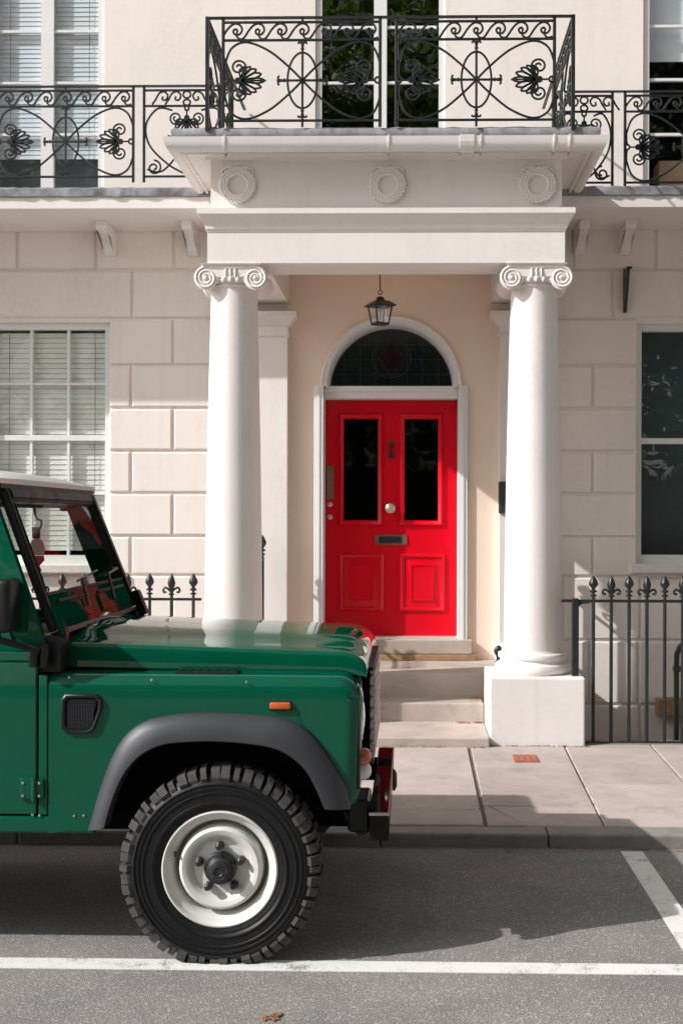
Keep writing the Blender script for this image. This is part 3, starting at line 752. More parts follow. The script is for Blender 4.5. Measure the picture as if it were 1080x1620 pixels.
# ---- porch: columns
def column(cx):
    t = part_empty('column', house, (cx, YCOL, 0.1))
    zb_, zt_ = 0.60, 3.39
    h = 0.335
    bm = B(); box(bm, cx-h, cx+h, YCOL-h, YCOL+h, zp(8.7)-0.03, zb_, 0.012, 2); obj('plinth', bm, M['white'], t)
    bm = B()
    prof = [(0.20, zb_), (0.262, zb_+0.002), (0.278, zb_+0.022), (0.280, zb_+0.045), (0.268, zb_+0.068), (0.247, zb_+0.075), (0.238, zb_+0.090), (0.240, zb_+0.102), (0.252, zb_+0.112), (0.254, zb_+0.130), (0.244, zb_+0.145), (0.226, zb_+0.150), (0.220, zb_+0.165), (0.20, zb_+0.165)]
    lathe(bm, [(r, z) for r, z in prof], (cx, YCOL, 0), 'z', 48); obj('base', bm, M['white'], t, 40)
    bm = B()
    prof = []
    for i in range(25):
        u = i/24; r = 0.213-0.045*(0.35*u+0.65*u**1.8)
        prof.append((r, zb_+0.16+(zt_-zb_-0.16)*u))
    lathe(bm, prof, (cx, YCOL, 0), 'z', 48); obj('shaft', bm, M['white'], t, 40)
    cap = part_empty('capital', t, (cx, YCOL, zt_))
    bm = B(); lathe(bm, [(0.165, zt_-0.01), (0.178, zt_), (0.182, zt_+0.012), (0.172, zt_+0.022), (0.20, zt_+0.04), (0.205, zt_+0.065), (0.18, zt_+0.08)], (cx, YCOL, 0), 'z', 40); 
    # egg and dart
    for i in range(24):
        a = 2*PI*i/24
        bmesh.ops.create_uvsphere(bm, u_segments=8, v_segments=6, radius=0.017, matrix=Matrix.Translation((cx+0.197*math.cos(a), YCOL+0.197*math.sin(a), zt_+0.047)) @ Matrix.Diagonal((1, 1, 1.4, 1)))
    obj('echinus', bm, M['white'], cap, 50)
    # volutes
    rv, zc, yf = 0.086, zt_+0.058, 0.195
    for sx in (-1, 1):
        bm = B(); vx = cx+sx*0.178
        prof = []
        for i in range(17):
            u = -1+2*i/16; prof.append((rv*(0.74+0.26*abs(u)**1.5), u*yf))
        lathe(bm, prof, (vx, YCOL, zc), 'y', 28)
        for sy in (-1, 1):
            pts = []; tp = []
            n = 60
            for i in range(n):
                u = i/(n-1); a = PI/2 + sx*(-1)*0 + (-sx)*(-1)*0
                ang = PI/2 + sx*(-(u*2.4*2*PI))
                r = (rv-0.008)*(1-u)**0.9+0.014*u
                pts.append((vx+r*math.cos(ang), YCOL+sy*(yf+0.002), zc+r*math.sin(ang))); tp.append(1.0-0.45*u)
            tube(bm, pts, 0.0105, 6, taper=tp)
            bmesh.ops.create_uvsphere(bm, u_segments=10, v_segments=8, radius=0.017, matrix=Matrix.Translation((vx, YCOL+sy*yf, zc)))
        obj('volute', bm, M['white'], cap, 50)
    # cushion band sagging between the volutes, front and back
    for sy in (-1, 1):
        bm = B(); rows = []
        for i in range(13):
            u = -1+2*i/12; xx = cx+u*0.178; sag = 0.018*(1-u*u)
            rows.append([(xx, YCOL+sy*0.17, zc+rv-0.075-sag), (xx, YCOL+sy*0.198, zc+rv-0.065-sag), (xx, YCOL+sy*0.198, zc+rv-0.012-sag*.6), (xx, YCOL+sy*0.205, zc+rv-0.006-sag*.6), (xx, YCOL+sy*0.205, zc+rv), (xx, YCOL+sy*0.17, zc+rv)])
        loft(bm, rows, True, True)
        for k in (-1, 0, 1):
            tube(bm, [(cx+k*0.034, YCOL+sy*0.2, zc+rv-0.02), (cx+k*0.034, YCOL+sy*0.207, zc+rv-0.055), (cx+k*0.036, YCOL+sy*0.198, zc+rv-0.085)], 0.006, 6)
        obj('cushion', bm, M['white'], cap, 40)
    bm = B()
    loft(bm, [[(cx-o_, YCOL-o_, z), (cx+o_, YCOL-o_, z), (cx+o_, YCOL+o_, z), (cx-o_, YCOL+o_, z)] for o_, z in ((0.19, zc+rv-0.004), (0.205, zc+rv+0.002), (0.218, zc+rv+0.010), (0.22, ZCAP-0.001))], True, True)
    obj('abacus', bm, M['white'], cap, 30)
    return t
column(CXL); column(CXR)

# ---- entablature
YE = 8.83
EX0, EX1 = X(328, 390, YE), X(893, 390, YE)
ent = part_empty('entablature', house, ((EX0+EX1)/2, YE, ZCAP))
zA = Z(610, 366, YE); zC = Z(610, 331, YE-0.07); zF = Z(610, 250, YE); 
bm = B(); box(bm, EX0, EX1, YE, YE+0.42, ZCAP, zA+0.02); obj('architrave', bm, M['white'], ent)
for x0, x1 in ((EX0, EX0+0.42), (EX1-0.42, EX1)):
    bm = B(); box(bm, x0, x1, YE+0.421, YW-0.002, ZCAP, zA+0.02); obj('side_beam', bm, M['white'], ent)
bm = B(); box(bm, EX0+0.421, EX1-0.421, YE+0.421, YW-0.007, 3.87, 3.95); obj('porch_ceiling', bm, M['stucco_porch_bounce'], ent)
fx0, fx1 = EX0+0.022, EX1-0.012
def urun(bm, prof, x0=EX0, x1=EX1, y0=YE, yb=YW-0.003):
    loft(bm, [[(x0-o_, yb, z), (x0-o_, y0-o_, z), (x1+o_, y0-o_, z), (x1+o_, yb, z)] for o_, z in prof])
bm = B(); urun(bm, [(-0.02, zA), (0.006, zA), (0.006, zA+0.014), (0.014, zA+0.016), (0.016, zA+0.045), (0.028, zA+0.06), (0.05, zA+0.10), (0.066, zA+0.115), (0.066, zC+0.012), (0.05, zC+0.016), (-0.02, zC+0.028)]); obj('lower_cornice', bm, M['white'], ent, 30)
bm = B(); urun(bm, [(-0.02, zC), (-0.02, zF+0.02)]); obj('frieze', bm, M['white'], ent)
zG = Z(610, 240, YE-0.22); zGt = Z(610, 219, YE-0.25)
bm = B(); urun(bm, [(-0.021, zF-0.012), (0.012, zF-0.012), (0.014, zF+0.004), (0.035, zF+0.012), (0.14, zF+0.012), (0.142, zF-0.012), (0.158, zF-0.014), (0.158, zF+0.08), (-0.02, zF+0.09)]); obj('upper_cornice', bm, M['white'], ent, 30)
# half round gutter running round three sides, with brackets
gut = part_empty('gutter', ent, ((EX0+EX1)/2, YE-0.36, zG))
bm = B()
gp = []
for i in range(9):
    a = PI+PI*i/8; gp.append((0.210+0.056*math.cos(a), zGt+0.004+0.085*math.sin(a)))
gp = [(0.160, zGt+0.012)] + gp + [(0.268, zGt+0.014), (0.258, zGt+0.014), (0.254, zGt-0.03), (0.168, zGt-0.03)]
urun(bm, gp); obj('trough', bm, M['white'], gut, 40)
for px_ in (350, 614, 740, 762, 880, 905):
    xx = X(px_, 230, YE-0.4); wd = 0.006 if px_ != 740 else 0.05
    bm = B()
    pr = [(0.157, zGt-0.10), (0.18, zGt-0.105)] + [(0.210+0.062*math.cos(PI*1.35+PI*0.65*i/6), zGt+0.004+0.092*math.sin(PI*1.35+PI*0.65*i/6)) for i in range(7)] + [(0.274, zGt+0.02), (0.255, zGt+0.02), (0.215, zGt-0.05)]
    prism(bm, pr, lambda p: (xx-wd, YE-p[0], p[1]), lambda p: (xx+wd, YE-p[0], p[1]))
    bmesh.ops.triangulate(bm, faces=[f for f in bm.faces if len(f.verts) > 4])
    obj('gutter_bracket', bm, M['white'], gut)
# lead roof
bm = B()
ro_ = []
N = 44
for j, (o_, z) in enumerate(((0.155, zGt-0.02), (0.215, zGt+0.004), (0.222, zGt+0.075), (0.206, zGt+0.090), (0.05, zGt+0.10), (-1.0, zGt+0.115))):
    row = []
    for i in range(N+1):
        u = i/N; jit = random.uniform(-1, 1)*0.006 if 1 <= j <= 3 else 0
        row.append((EX0-o_*(1 if o_ > 0 else 0)+(EX1-EX0+2*o_*(1 if o_ > 0 else 0))*u, (YE-o_ if o_ > -0.5 else YW-0.003)+jit, z+jit))
    ro_.append(row)
loft(bm, ro_)
for s_ in (-1, 1):
    xe = EX0-0.20 if s_ < 0 else EX1+0.20
    loft(bm, [[(xe, YE-0.195, zGt), (xe, YW-0.003, zGt)], [(xe, YE-0.195, zGt+0.085), (xe, YW-0.003, zGt+0.085)], [(xe-s_*0.3, YE-0.2, zGt+0.1), (xe-s_*0.35, YW-0.003, zGt+0.09)]])
obj('lead_roof', bm, M['lead'], ent, 50, recalc=False)
# laurel wreaths
def wreath(c):
    bm = B(); Rr = 0.098
    for i in range(26):
        a = 2*PI*i/26
        for k, (dr, tw) in enumerate(((0.022, 0.55), (-0.018, -0.5), (0.002, 0.1))):
            aa = a+k*0.08; r = Rr+dr
            d = 1 if math.cos(a) < 0 else -1
            m_ = Matrix.Translation((c[0]+r*math.cos(aa), c[1]-0.010, c[2]+r*math.sin(aa))) @ Matrix.Rotation(-(aa+d*(PI/2-tw*d*0.9)), 4, 'Y') @ Matrix.Diagonal((1.5, 0.75, 0.55, 1))
            bmesh.ops.create_uvsphere(bm, u_segments=8, v_segments=5, radius=0.0215, matrix=m_)
    for s_ in (-1, 1):
        tube(bm, spline([(c[0]+s_*0.01, c[1]-0.012, c[2]+Rr), (c[0]+s_*0.05, c[1]-0.018, c[2]+Rr+0.03), (c[0]+s_*0.10, c[1]-0.012, c[2]+Rr+0.012), (c[0]+s_*0.115, c[1]-0.008, c[2]+Rr-0.02)], 5), 0.010, 6)
    return obj('wreath', bm, M['white'], ent, 60)
for px_ in (376, 613, 850):
    p = W_(px_, 293, YE+0.02); wreath((p.x, YE+0.02, p.z))

# ---- side balconies
XBL, XBR = EX0-0.36, EX1+0.36
zbt = ZFL
for nm, x0, x1 in (('L', -9.0, EX0-0.003), ('R', EX1+0.003, 9.0)):
    bal = part_empty('balcony', house, ((x0+x1)/2, YBAL, zbt-0.1))
    bm = B(); box(bm, x0, x1, YBAL-0.05, YW-0.022, zbt-0.155, zbt-0.06, 0.004); obj('slab', bm, M['white'], bal)
    bm = B(); N = 160
    rows = []
    for j, (yy, zz) in enumerate(((YBAL-0.052, zbt-0.062), (YBAL-0.068, zbt-0.058), (YBAL-0.072, zbt+0.002), (YBAL-0.06, zbt+0.012), (YW-0.022, zbt+0.03))):
        row = []
        for i in range(N+1):
            jt = random.uniform(-1, 1)*0.005 if 0 < j < 4 else 0
            row.append((x0+(x1-x0)*i/N, yy+jt, zz+jt))
        rows.append(row)
    loft(bm, rows); obj('lead_edge', bm, M['lead'], bal, 50)
    bks = (-245, -110, 165, 299) if nm == 'L' else (922, 994, 1128, 1262, 1400)
    for px_ in bks:
        xx = X(px_, 350, 10.25)
        bm = B()
        pr = [(YW-0.022, zbt-0.157), (YW-0.42, zbt-0.157), (YW-0.42, zbt-0.20), (YW-0.40, zbt-0.225), (YW-0.34, zbt-0.23), (YW-0.24, zbt-0.27), (YW-0.15, zbt-0.35), (YW-0.09, zbt-0.375), (YW-0.022, zbt-0.37)]
        prism(bm, pr, lambda p: (xx-0.042, p[0], p[1]), lambda p: (xx+0.042, p[0], p[1]))
        bmesh.ops.triangulate(bm, faces=[f for f in bm.faces if len(f.verts) > 4])
        obj('bracket', bm, M['white'], bal)

# ---- entrance steps
XS0, XS1 = CXL+0.336, CXR-0.336
steps = thing('entrance_steps', 'worn pale stone steps up to the red front door', 'steps', ((XS0+XS1)/2, 9.5, 0.1))
def stepblk(nm, x0, x1, y0, y1, z0, z1, m='step'):
    bm = B(); box(bm, x0, x1, y0, y1, z0, z1, 0.012, 3); return obj(nm, bm, M[m], steps)
YS2, YS3, YTH = 9.32, 9.62, YW-0.06
stepblk('step', XS0+0.002, XS1-0.002, 8.64, YS2+0.1, 0.0, 0.185)
stepblk('step', XS0+0.003, XS1-0.003, YS2, YS3+0.1, 0.05, 0.325)
stepblk('landing', CXL-0.33, CXR+0.33, YS3, YW-0.007, 0.2, 0.515)
bm = B(); box(bm, cxa-0.85, cxa+0.72, YTH+0.01-0.06, YW+0.2, 0.516, 0.565, 0.004); obj('threshold_board', bm, M['wood'], steps)
bm = B(); box(bm, cxa-0.82, cxa+0.70, YTH-0.03, YW+0.30, 0.566, zdb+0.004, 0.01, 2); obj('threshold', bm, M['step'], steps)
# porch substructure so nothing floats
bm = B(); box(bm, CXL-0.33, CXR+0.33, 9.385, YW-0.01, -2.6, 0.199); obj('porch_vault', bm, M['stucco'], house)

# ------------------------------------------------------------------ ironwork
KI = 0.001389
PWID, PHGT = 790*KI, 514*KI
def ring_pts(cx_, cy_, rx, ry, n=28): return [(cx_+rx*math.cos(2*PI*i/n), cy_+ry*math.sin(2*PI*i/n)) for i in range(n)]
def s2(P, per=6, closed=False): return [(p.x, p.y) for p in spline([Vz(p) for p in P], per, closed)]
def spiral(cx_, cy_, r0, r1, a0, turns, n=36):
    return [(cx_+(r0+(r1-r0)*i/(n-1))*math.cos(a0+2*PI*turns*i/(n-1)), cy_+(r0+(r1-r0)*i/(n-1))*math.sin(a0+2*PI*turns*i/(n-1))) for i in range(n)]
# motifs in crop pixels (u right, v up from bottom rail), converted by KI
def c2(P): return [((x-170), (602-y)) for x, y in P]
def palmette(cx_, cy_, d=1, sc=1.0, rot=0.0):
    """fan of petals with two spirals; d=1 opens right"""
    out = []
    def T_(P):
        r = []
        for x, y in P:
            x, y = x*sc, y*sc
            if d < 0: x = -x
            r.append((cx_+x*math.cos(rot)-y*math.sin(rot), cy_+x*math.sin(rot)+y*math.cos(rot)))
        return r
    for k in range(-4, 5):
        a = k*0.36; L = 128-abs(k)*13; wv = 13
        bx0 = (8, 0)
        tip = (L*math.cos(a*0.82), L*math.sin(a*0.82))
        nx, ny = -math.sin(a), math.cos(a)
        m = (L*0.72*math.cos(a*0.9), L*0.72*math.sin(a*0.9))
        P = [bx0, (m[0]*0.5+nx*5, m[1]*0.5+ny*5), (m[0]+nx*wv, m[1]+ny*wv), tip, (m[0]-nx*wv, m[1]-ny*wv), (m[0]*0.5-nx*5, m[1]*0.5-ny*5)]
        out.append(('loop', T_(s2(P, 4, True)), 4.6))
    for s_ in (-1, 1):
        sp = spiral(-5, s_*66, 42, 9, -s_*PI*0.30, s_*1.6, 40)
        out.append(('line', T_([(5, 0)] + s2([(5, 0), (20, s_*20), sp[0]], 4)[1:] + sp[1:]), 4.8))
    out.append(('line', T_([(-58, 0), (135, 0)]), 4.2))
    out.append(('loop', T_(ring_pts(-8, 0, 11, 11, 10)), 6))
    return out
def fleur(x, y, ang):
    c_, s_ = math.cos(ang), math.sin(ang)
    def T_(P): return [(x+a*c_-b*s_, y+a*s_+b*c_) for a, b in P]
    return [('line', T_(s2([(-8, 0), (6, 8), (8, 18), (0, 22)], 3)), 4.5), ('line', T_(s2([(-8, 0), (6, -8), (8, -18), (0, -22)], 3)), 4.5), ('line', T_([(-24, -9), (-24, 9)]), 4.5), ('line', T_([(-12, 0), (10, 0)]), 7)]
def panel_big():
    W0 = 790
    E = []
    E.append(('post', [('line', [(0, -33), (0, 514)], 7.5)])); E.append(('post', [('line', [(W0, -33), (W0, 514)], 7.5)]))
    E.append(('rail', [('line', [(0, 495), (W0, 495)], 6)])); E.append(('rail', [('line', [(0, 405), (W0, 405)], 6)])); E.append(('rail', [('line', [(0, 0), (W0, 0)], 6)]))
    for i in range(7):
        ox = 15+112*i
        P = [(-18, 20), (0, 46), (22, 72), (48, 84), (72, 74), (80, 50), (66, 30), (44, 30), (36, 46), (46, 56), (58, 50)]
        Q = [(0+66, 8), (88, 10), (104, 22), (112, 42)]
        E.append(('wave_scroll', [('line', [(min(max(ox+x, 2), W0-2), 405+y) for x, y in s2([(-24, 10), (-10, 30)] + P[1:], 4)], 5.0), ('line', [(min(max(ox+x, 2), W0-2), 405+y) for x, y in s2([(58, 50), (52, 24), (70, 6), (92, 12)], 4)], 4.5)]))
    cx_, cy_ = 400, 202
    lobe = [(400, 202), (330, 272), (230, 352), (120, 395), (45, 367), (12, 292), (8, 250), (12, 215)]
    for sx in (1, -1):
        for sy in (1, -1):
            E.append(('loop_bar', [('line', s2([(400+sx*(x-400), 202+sy*(y-202)) for x, y in lobe], 6), 5.2)]))
    E.append(('oval_ring', [('loop', ring_pts(cx_, cy_, 75, 140, 40), 5)]))
    E.append(('cross_bar', [('line', [(400, -33), (400, 405)], 5.5), ('line', [(270, 202), (530, 202)], 5.5), ('line', [(400, 494), (400, 514)], 5)] + fleur(400, 385, PI/2) + fleur(400, 25, -PI/2) + fleur(285, 202, PI) + fleur(515, 202, 0)))
    E.append(('palmette', palmette(82, 202, 1) + [('loop', ring_pts(12, 202, 14, 14, 14), 5)]))
    E.append(('palmette', palmette(W0-82, 202, -1) + [('loop', ring_pts(W0-12, 202, 14, 14, 14), 5)]))
    return E, W0
def panel_small(W0):
    E = []
    E.append(('post', [('line', [(0, -33), (0, 514)], 7.5)])); E.append(('post', [('line', [(W0, -33), (W0, 514)], 7.5)]))
    for v in (495, 405, 0): E.append(('rail', [('line', [(0, v), (W0, v)], 6)]))
    c_ = W0/2
    for s_ in (-1, 1):
        for base in (55, 130) if W0 > 300 else (52,):
            P = [(base+70, 8), (base+48, 40), (base+30, 72), (base, 82), (base-20, 60), (base-8, 34), (base+12, 38), (base+8, 54)]
            E.append(('wave_scroll', [('line', [(c_+s_*x, 405+y) for x, y in s2(P, 4)], 5)]))
        a = W0/2-8
        E.append(('loop_bar', [('line', s2([(c_, 10), (c_+s_*a*0.45, 70), (c_+s_*a*0.9, 180), (c_+s_*a*0.98, 300), (c_+s_*a*0.7, 390), (c_+s_*a*0.35, 380)], 6), 5.2)]))
        E.append(('scroll', [('line', s2([(c_+s_*a*0.95, 40), (c_+s_*a*0.6, 30), (c_+s_*a*0.25, 120), (c_+s_*a*0.2, 200), (c_+s_*a*0.45, 235)], 6), 5)] + [('line', spiral(c_+s_*(a-50), 50, 44, 8, PI/2 if s_ > 0 else PI/2, s_*1.5), 5)]))
    E.append(('palmette', palmette(c_, 330, 1, 0.95, -PI/2)))
    E.append(('ring', [('loop', ring_pts(c_, 425, 20, 17, 14), 5), ('loop', ring_pts(c_, 470, 22, 20, 14), 5), ('loop', ring_pts(c_, 392, 12, 14, 12), 5)]))
    return E, W0
def build_panel(E, parent, fn):
    for name, strokes in E:
        bm = B()
        for kind, P, r in strokes:
            tube(bm, [fn(x*KI, y*KI) for x, y in P], r*KI*1.2, 5, kind == 'loop')
        obj(name, bm, M['iron'], parent, 60)
EB, _ = panel_big()
zr0 = Z(610, 190, YPR)            # bottom rail height of the porch railing
# porch railing (front two panels, two sides)
xf0, xf1 = X(328, 100, YPR), X(906, 100, YPR)
g1 = X(353, 100, YPR); g2 = X(627, 100, YPR)
pr_ = thing('balcony_railing', 'black wrought iron railing with scrollwork above the porch roof', 'railing', ((xf0+xf1)/2, YPR, zr0-0.05), 'balcony railings')
build_panel(EB, pr_, lambda u, v: (g1+u, YPR, zr0+v))
build_panel(EB, pr_, lambda u, v: (g2+u, YPR, zr0+v))
ztop = zr0+PHGT
bm = B(); box(bm, xf0-0.012, xf1+0.012, YPR-0.014, YPR+0.014, ztop-0.002, ztop+0.010); obj('top_rail', bm, M['iron'], pr_)
for x_, s_ in ((xf0, 1), (xf1, -1)):
    bm = B(); box(bm, x_-0.012, x_+0.012, YPR-0.012, YPR+0.012, zr0-0.07, ztop+0.012); obj('corner_post', bm, M['iron'], pr_)
    bm = B(); box(bm, x_-0.012, x_+0.012, YPR+0.015, YW-0.02, ztop-0.002, ztop+0.010); obj('top_rail', bm, M['iron'], pr_)
    sc_ = (YBAL-YPR-0.02)/PWID
    build_panel(EB, pr_, lambda u, v: (x_, YPR+0.02+u*sc_, zr0+v))
# side balcony railings
zs0 = zbt+0.085
xe = X(211, 200, YBAL)
L1 = thing('balcony_railing', 'black scrollwork railing panels on the balcony left of the porch', 'railing', (xe-0.6, YBAL, zbt), 'balcony railings')
for k in range(3):
    x0 = xe-PWID-k*(PWID+0.085)
    build_panel(EB, L1, lambda u, v: (x0+u, YBAL, zs0+0.03+v))
xs_l = X(228, 200, YBAL); wsm = (xf0-0.02-xs_l)/KI
ES, _ = panel_small(wsm)
build_panel(ES, L1, lambda u, v: (xs_l+u, YBAL, zs0+0.03+v))
bm = B(); box(bm, -6, xf0-0.013, YBAL-0.014, YBAL+0.014, zs0+0.03+PHGT, zs0+PHGT+0.042); obj('top_rail', bm, M['iron'], L1)
xe2 = X(988, 200, YBAL)
R1 = thing('balcony_railing', 'black scrollwork railing panels on the balcony right of the porch', 'railing', (xe2+0.6, YBAL, zbt), 'balcony railings')
for k in range(3):
    x0 = xe2+k*(PWID+0.085)
    build_panel(EB, R1, lambda u, v: (x0+u, YBAL, zs0-0.03+v))
xs_r = X(968, 200, YBAL); wsm = (xs_r-xf1-0.02)/KI
ES, _ = panel_small(wsm)
build_panel(ES, R1, lambda u, v: (xf1+0.02+u, YBAL, zs0-0.03+v))
bm = B(); box(bm, xf1+0.013, 6, YBAL-0.014, YBAL+0.014, zs0-0.03+PHGT, zs0-0.03+PHGT+0.012); obj('top_rail', bm, M['iron'], R1)

# ---- area railings with spear and fleur heads
def bar_mesh(kind, x, y, z0, zr, zt, r=0.0125, ax=(1, 0)):
    bm = B()
    lathe(bm, [(r*1.05, z0-0.02), (r, z0+0.1), (r, zr-0.02), (r*0.9, zr+0.02)], (x, y, 0), 'z', 8)
    h = zt-zr
    if kind == 'spear':
        lathe(bm, [(0.010, zr), (0.010, zr+0.14*h), (0.024, zr+0.16*h), (0.024, zr+0.21*h), (0.010, zr+0.24*h), (0.010, zr+0.30*h), (0.026, zr+0.32*h), (0.026, zr+0.38*h), (0.012, zr+0.42*h), (0.014, zr+0.48*h), (0.032, zr+0.60*h), (0.034, zr+0.68*h), (0.024, zr+0.82*h), (0.010, zr+0.94*h), (0.002, zr+h)], (x, y, 0), 'z', 10)
    else:
        lathe(bm, [(0.010, zr), (0.010, zr+0.12*h), (0.022, zr+0.14*h), (0.022, zr+0.19*h), (0.010, zr+0.24*h), (0.014, zr+0.34*h), (0.026, zr+0.5*h), (0.030, zr+0.62*h), (0.020, zr+0.82*h), (0.008, zr+0.94*h), (0.002, zr+h)], (x, y, 0), 'z', 10)
        for s_ in (-1, 1):
            tube(bm, spline([(x+ax[0]*s_*d, y+ax[1]*s_*d, zr+e*h) for d, e in ((0, 0.22), (0.022, 0.36), (0.048, 0.43), (0.062, 0.34), (0.055, 0.24), (0.040, 0.27))], 4), 0.009, 6)
    return bm
def fence(label, xs_px, D, pyr, pyt, pyb, loc, extra=()):
    t = thing('area_railing', label, 'railing', loc, 'iron railings round the basement areas')
    zr, zt, z0 = Z(600, pyr, D), Z(600, pyt, D), zp(8.7)
    proto = {}
    for k, x in enumerate(xs_px):
        kind = 'spear' if k % 2 == 0 else 'fleur'
        if kind not in proto: proto[kind] = (obj('bar', bar_mesh(kind, x, D, z0, zr, zt), M['iron'], t, 40), x)
        else: dup(proto[kind][0], (x-proto[kind][1], 0, 0), t)
    return t, zr, z0, zt
xr = [X(938+28.2*k, 940, YRAIL) for k in range(16)]
fr_, zr, z0, zt = fence('black iron railing with spear and fleur heads right of the porch', xr, YRAIL, 948, 909, 1172, (2.0, YRAIL, 0.1))
xpost = X(909, 1000, YRAIL)
bm = B(); box(bm, xpost-0.10, xr[-1]+0.05, YRAIL-0.011, YRAIL+0.011, zr-0.016, zr+0.004, 0.003); obj('top_rail', bm, M['iron'], fr_)
bm = B(); box(bm, xpost-0.03, xr[-1]+0.05, YRAIL-0.02, YRAIL+0.02, z0-0.01, z0+0.016); obj('bottom_rail', bm, M['iron'], fr_)
bm = B(); box(bm, xpost-0.024, xpost+0.024, YRAIL-0.024, YRAIL+0.024, z0-0.02, zr+0.012, 0.004)
tube(bm, [(xpost, YRAIL, zr-0.05), (xpost+0.04, YRAIL, zr-0.02), (xpost+0.10, YRAIL, zr-0.008)], 0.014, 6); obj('post', bm, M['iron'], fr_)
xl_ = [X(306-34.5*k, 940, YRL) for k in range(14)]
fl_, zr, z0, zt = fence('black iron railing with spear and fleur heads left of the porch behind the green car', xl_, YRL, 948, 908, 1172, (-2.5, YRL, 0.1))
bm = B(); box(bm, xl_[-1]-0.05, CXL-0.336+0.05, YRL-0.011, YRL+0.011, zr-0.016, zr+0.004, 0.003); obj('top_rail', bm, M['iron'], fl_)
bm = B(); box(bm, xl_[-1]-0.05, CXL-0.338, YRL-0.02, YRL+0.02, z0-0.01, z0+0.016); obj('bottom_rail', bm, M['iron'], fl_)
# railings guarding the sides of the porch landing
def siderail(label, x, ya, yb):
    t = thing('porch_railing', label, 'railing', (x, (ya+yb)/2, 0.515), 'railings at the porch sides')
    zr = Z(415, 884, yb); zt = Z(415, 846, yb); n = 8; pr = {}
    for k in range(n):
        y = ya+(yb-ya)*k/(n-1); kind = 'spear' if k % 2 else 'fleur'
        if kind not in pr: pr[kind] = (obj('bar', bar_mesh(kind, x, y, 0.515, zr, zt, 0.016, (0, 1)), M['iron'], t, 40), y)
        else: dup(pr[kind][0], (0, y-pr[kind][1], 0), t)
    bm = B(); box(bm, x-0.011, x+0.011, ya-0.05, yb+0.05, zr-0.016, zr+0.004); obj('top_rail', bm, M['iron'], t)
    bm = B(); box(bm, x-0.016, x+0.016, ya-0.05, yb+0.03, 0.545, 0.560); obj('bottom_rail', bm, M['iron'], t)
siderail('black iron side railing between the left column and the door wall', X(415, 900, 10.30), 9.46, 10.30)
siderail('black iron side railing half hidden behind the right column', X(828, 900, 10.30), 9.46, 10.30)
# cast scroll foot at the right column
p = W_(786, 1036, 9.46)
bm = B(); tube(bm, spline([(p.x+0.06, 9.46, p.z-0.09), (p.x+0.0, 9.46, p.z-0.07), (p.x+0.01, 9.46, p.z-0.02), (p.x-0.012, 9.46, p.z+0.03), (p.x+0.012, 9.46, p.z+0.06), (p.x+0.02, 9.46, p.z+0.03)], 5), 0.016, 6)
box(bm, p.x-0.02, p.x+0.08, 9.44, 9.48, 0.513, p.z-0.075)
tag(obj('boot_scraper', bm, M['iron'], None, 60), 'small black iron boot scraper on the landing behind right column', 'boot scraper')
# curved handrail going down to the basement, right edge
xh = X(1069, 1100, 9.05)
hr = thing('handrail', 'bent black tube handrail behind the railing at the right edge', 'handrail', (xh, 9.05, -0.6), None)
bm = B(); tube(bm, spline([(xh, 9.05, -2.4), (xh, 9.05, 0.3), (xh, 9.05, Z(1069, 1050, 9.05)), (xh+0.012, 9.05, Z(1069, 1030, 9.05)), (xh+0.06, 9.05, Z(1069, 1020, 9.05)), (xh+0.25, 9.1, Z(1069, 1030, 9.05)), (xh+1.2, 9.2, -0.4)], 8), 0.02, 8); obj('tube', bm, M['iron'], hr, 60)
zc_ = Z(1069, 1058, 9.05)
bm = B(); box(bm, xh-0.025, xh+0.06, 9.02, 9.08, zc_-0.02, zc_+0.02, 0.005); obj('clamp', bm, M['iron'], hr)
q = R(1036, 1104, 1200, 1131, YW-0.05)
bm = B(); box(bm, q[0], q[1], YW-0.14, YW-0.022, q[2], q[3], 0.006); tag(obj('timber_lintel', bm, M['wood']), 'yellow timber beam on the basement wall behind right railing', 'beam')

# ---- lantern
p = W_(601, 497, 9.70); lx_, lz = p.x, p.z
lan = thing('hanging_lantern', 'black four sided lantern hanging in the porch over the door', 'lantern', (lx_, 9.70, lz-0.1))
rot = math.radians(28)
def LQ(r, z): r *= 0.9; z *= 0.9; return [(lx_+r*math.sqrt(2)*math.cos(rot+PI/4+k*PI/2), 9.70+r*math.sqrt(2)*math.sin(rot+PI/4+k*PI/2), lz+z) for k in range(4)]
top, bot = LQ(0.078, 0.07), LQ(0.055, -0.085)
bm = B()
for k in range(4):
    tube(bm, [top[k], bot[k]], 0.007, 6); tube(bm, [top[k], top[(k+1) % 4]], 0.008, 6); tube(bm, [bot[k], bot[(k+1) % 4]], 0.009, 6)
obj('frame', bm, M['iron'], lan)
bm = B(); loft(bm, [LQ(0.105, 0.068), LQ(0.107, 0.075), LQ(0.06, 0.112), LQ(0.028, 0.125), LQ(0.024, 0.145), LQ(0.008, 0.155)], True, True); obj('roof', bm, M['iron'], lan)
bm = B(); loft(bm, [LQ(0.056, -0.094), LQ(0.056, -0.086)], True, True); obj('floor', bm, M['iron'], lan)
for k in range(4):
    bm = B(); a, b, c_, d_ = bot[k], bot[(k+1) % 4], top[(k+1) % 4], top[k]; bm.faces.new([bm.verts.new(v) for v in (a, b, c_, d_)]); obj('pane', bm, M['glass'], lan)
bm = B(); lathe(bm, [(0.012, -0.085), (0.012, -0.02), (0.02, -0.01), (0.026, 0.015), (0.018, 0.045), (0.0, 0.055)], (lx_, 9.70, lz), 'z', 12, False); obj('bulb', bm, M['blind'], lan, 60)
bm = B()
tube(bm, [(lx_+0.016*math.cos(a*PI/6), 9.70, lz+0.172+0.016*math.sin(a*PI/6)) for a in range(12)], 0.004, 5, True)
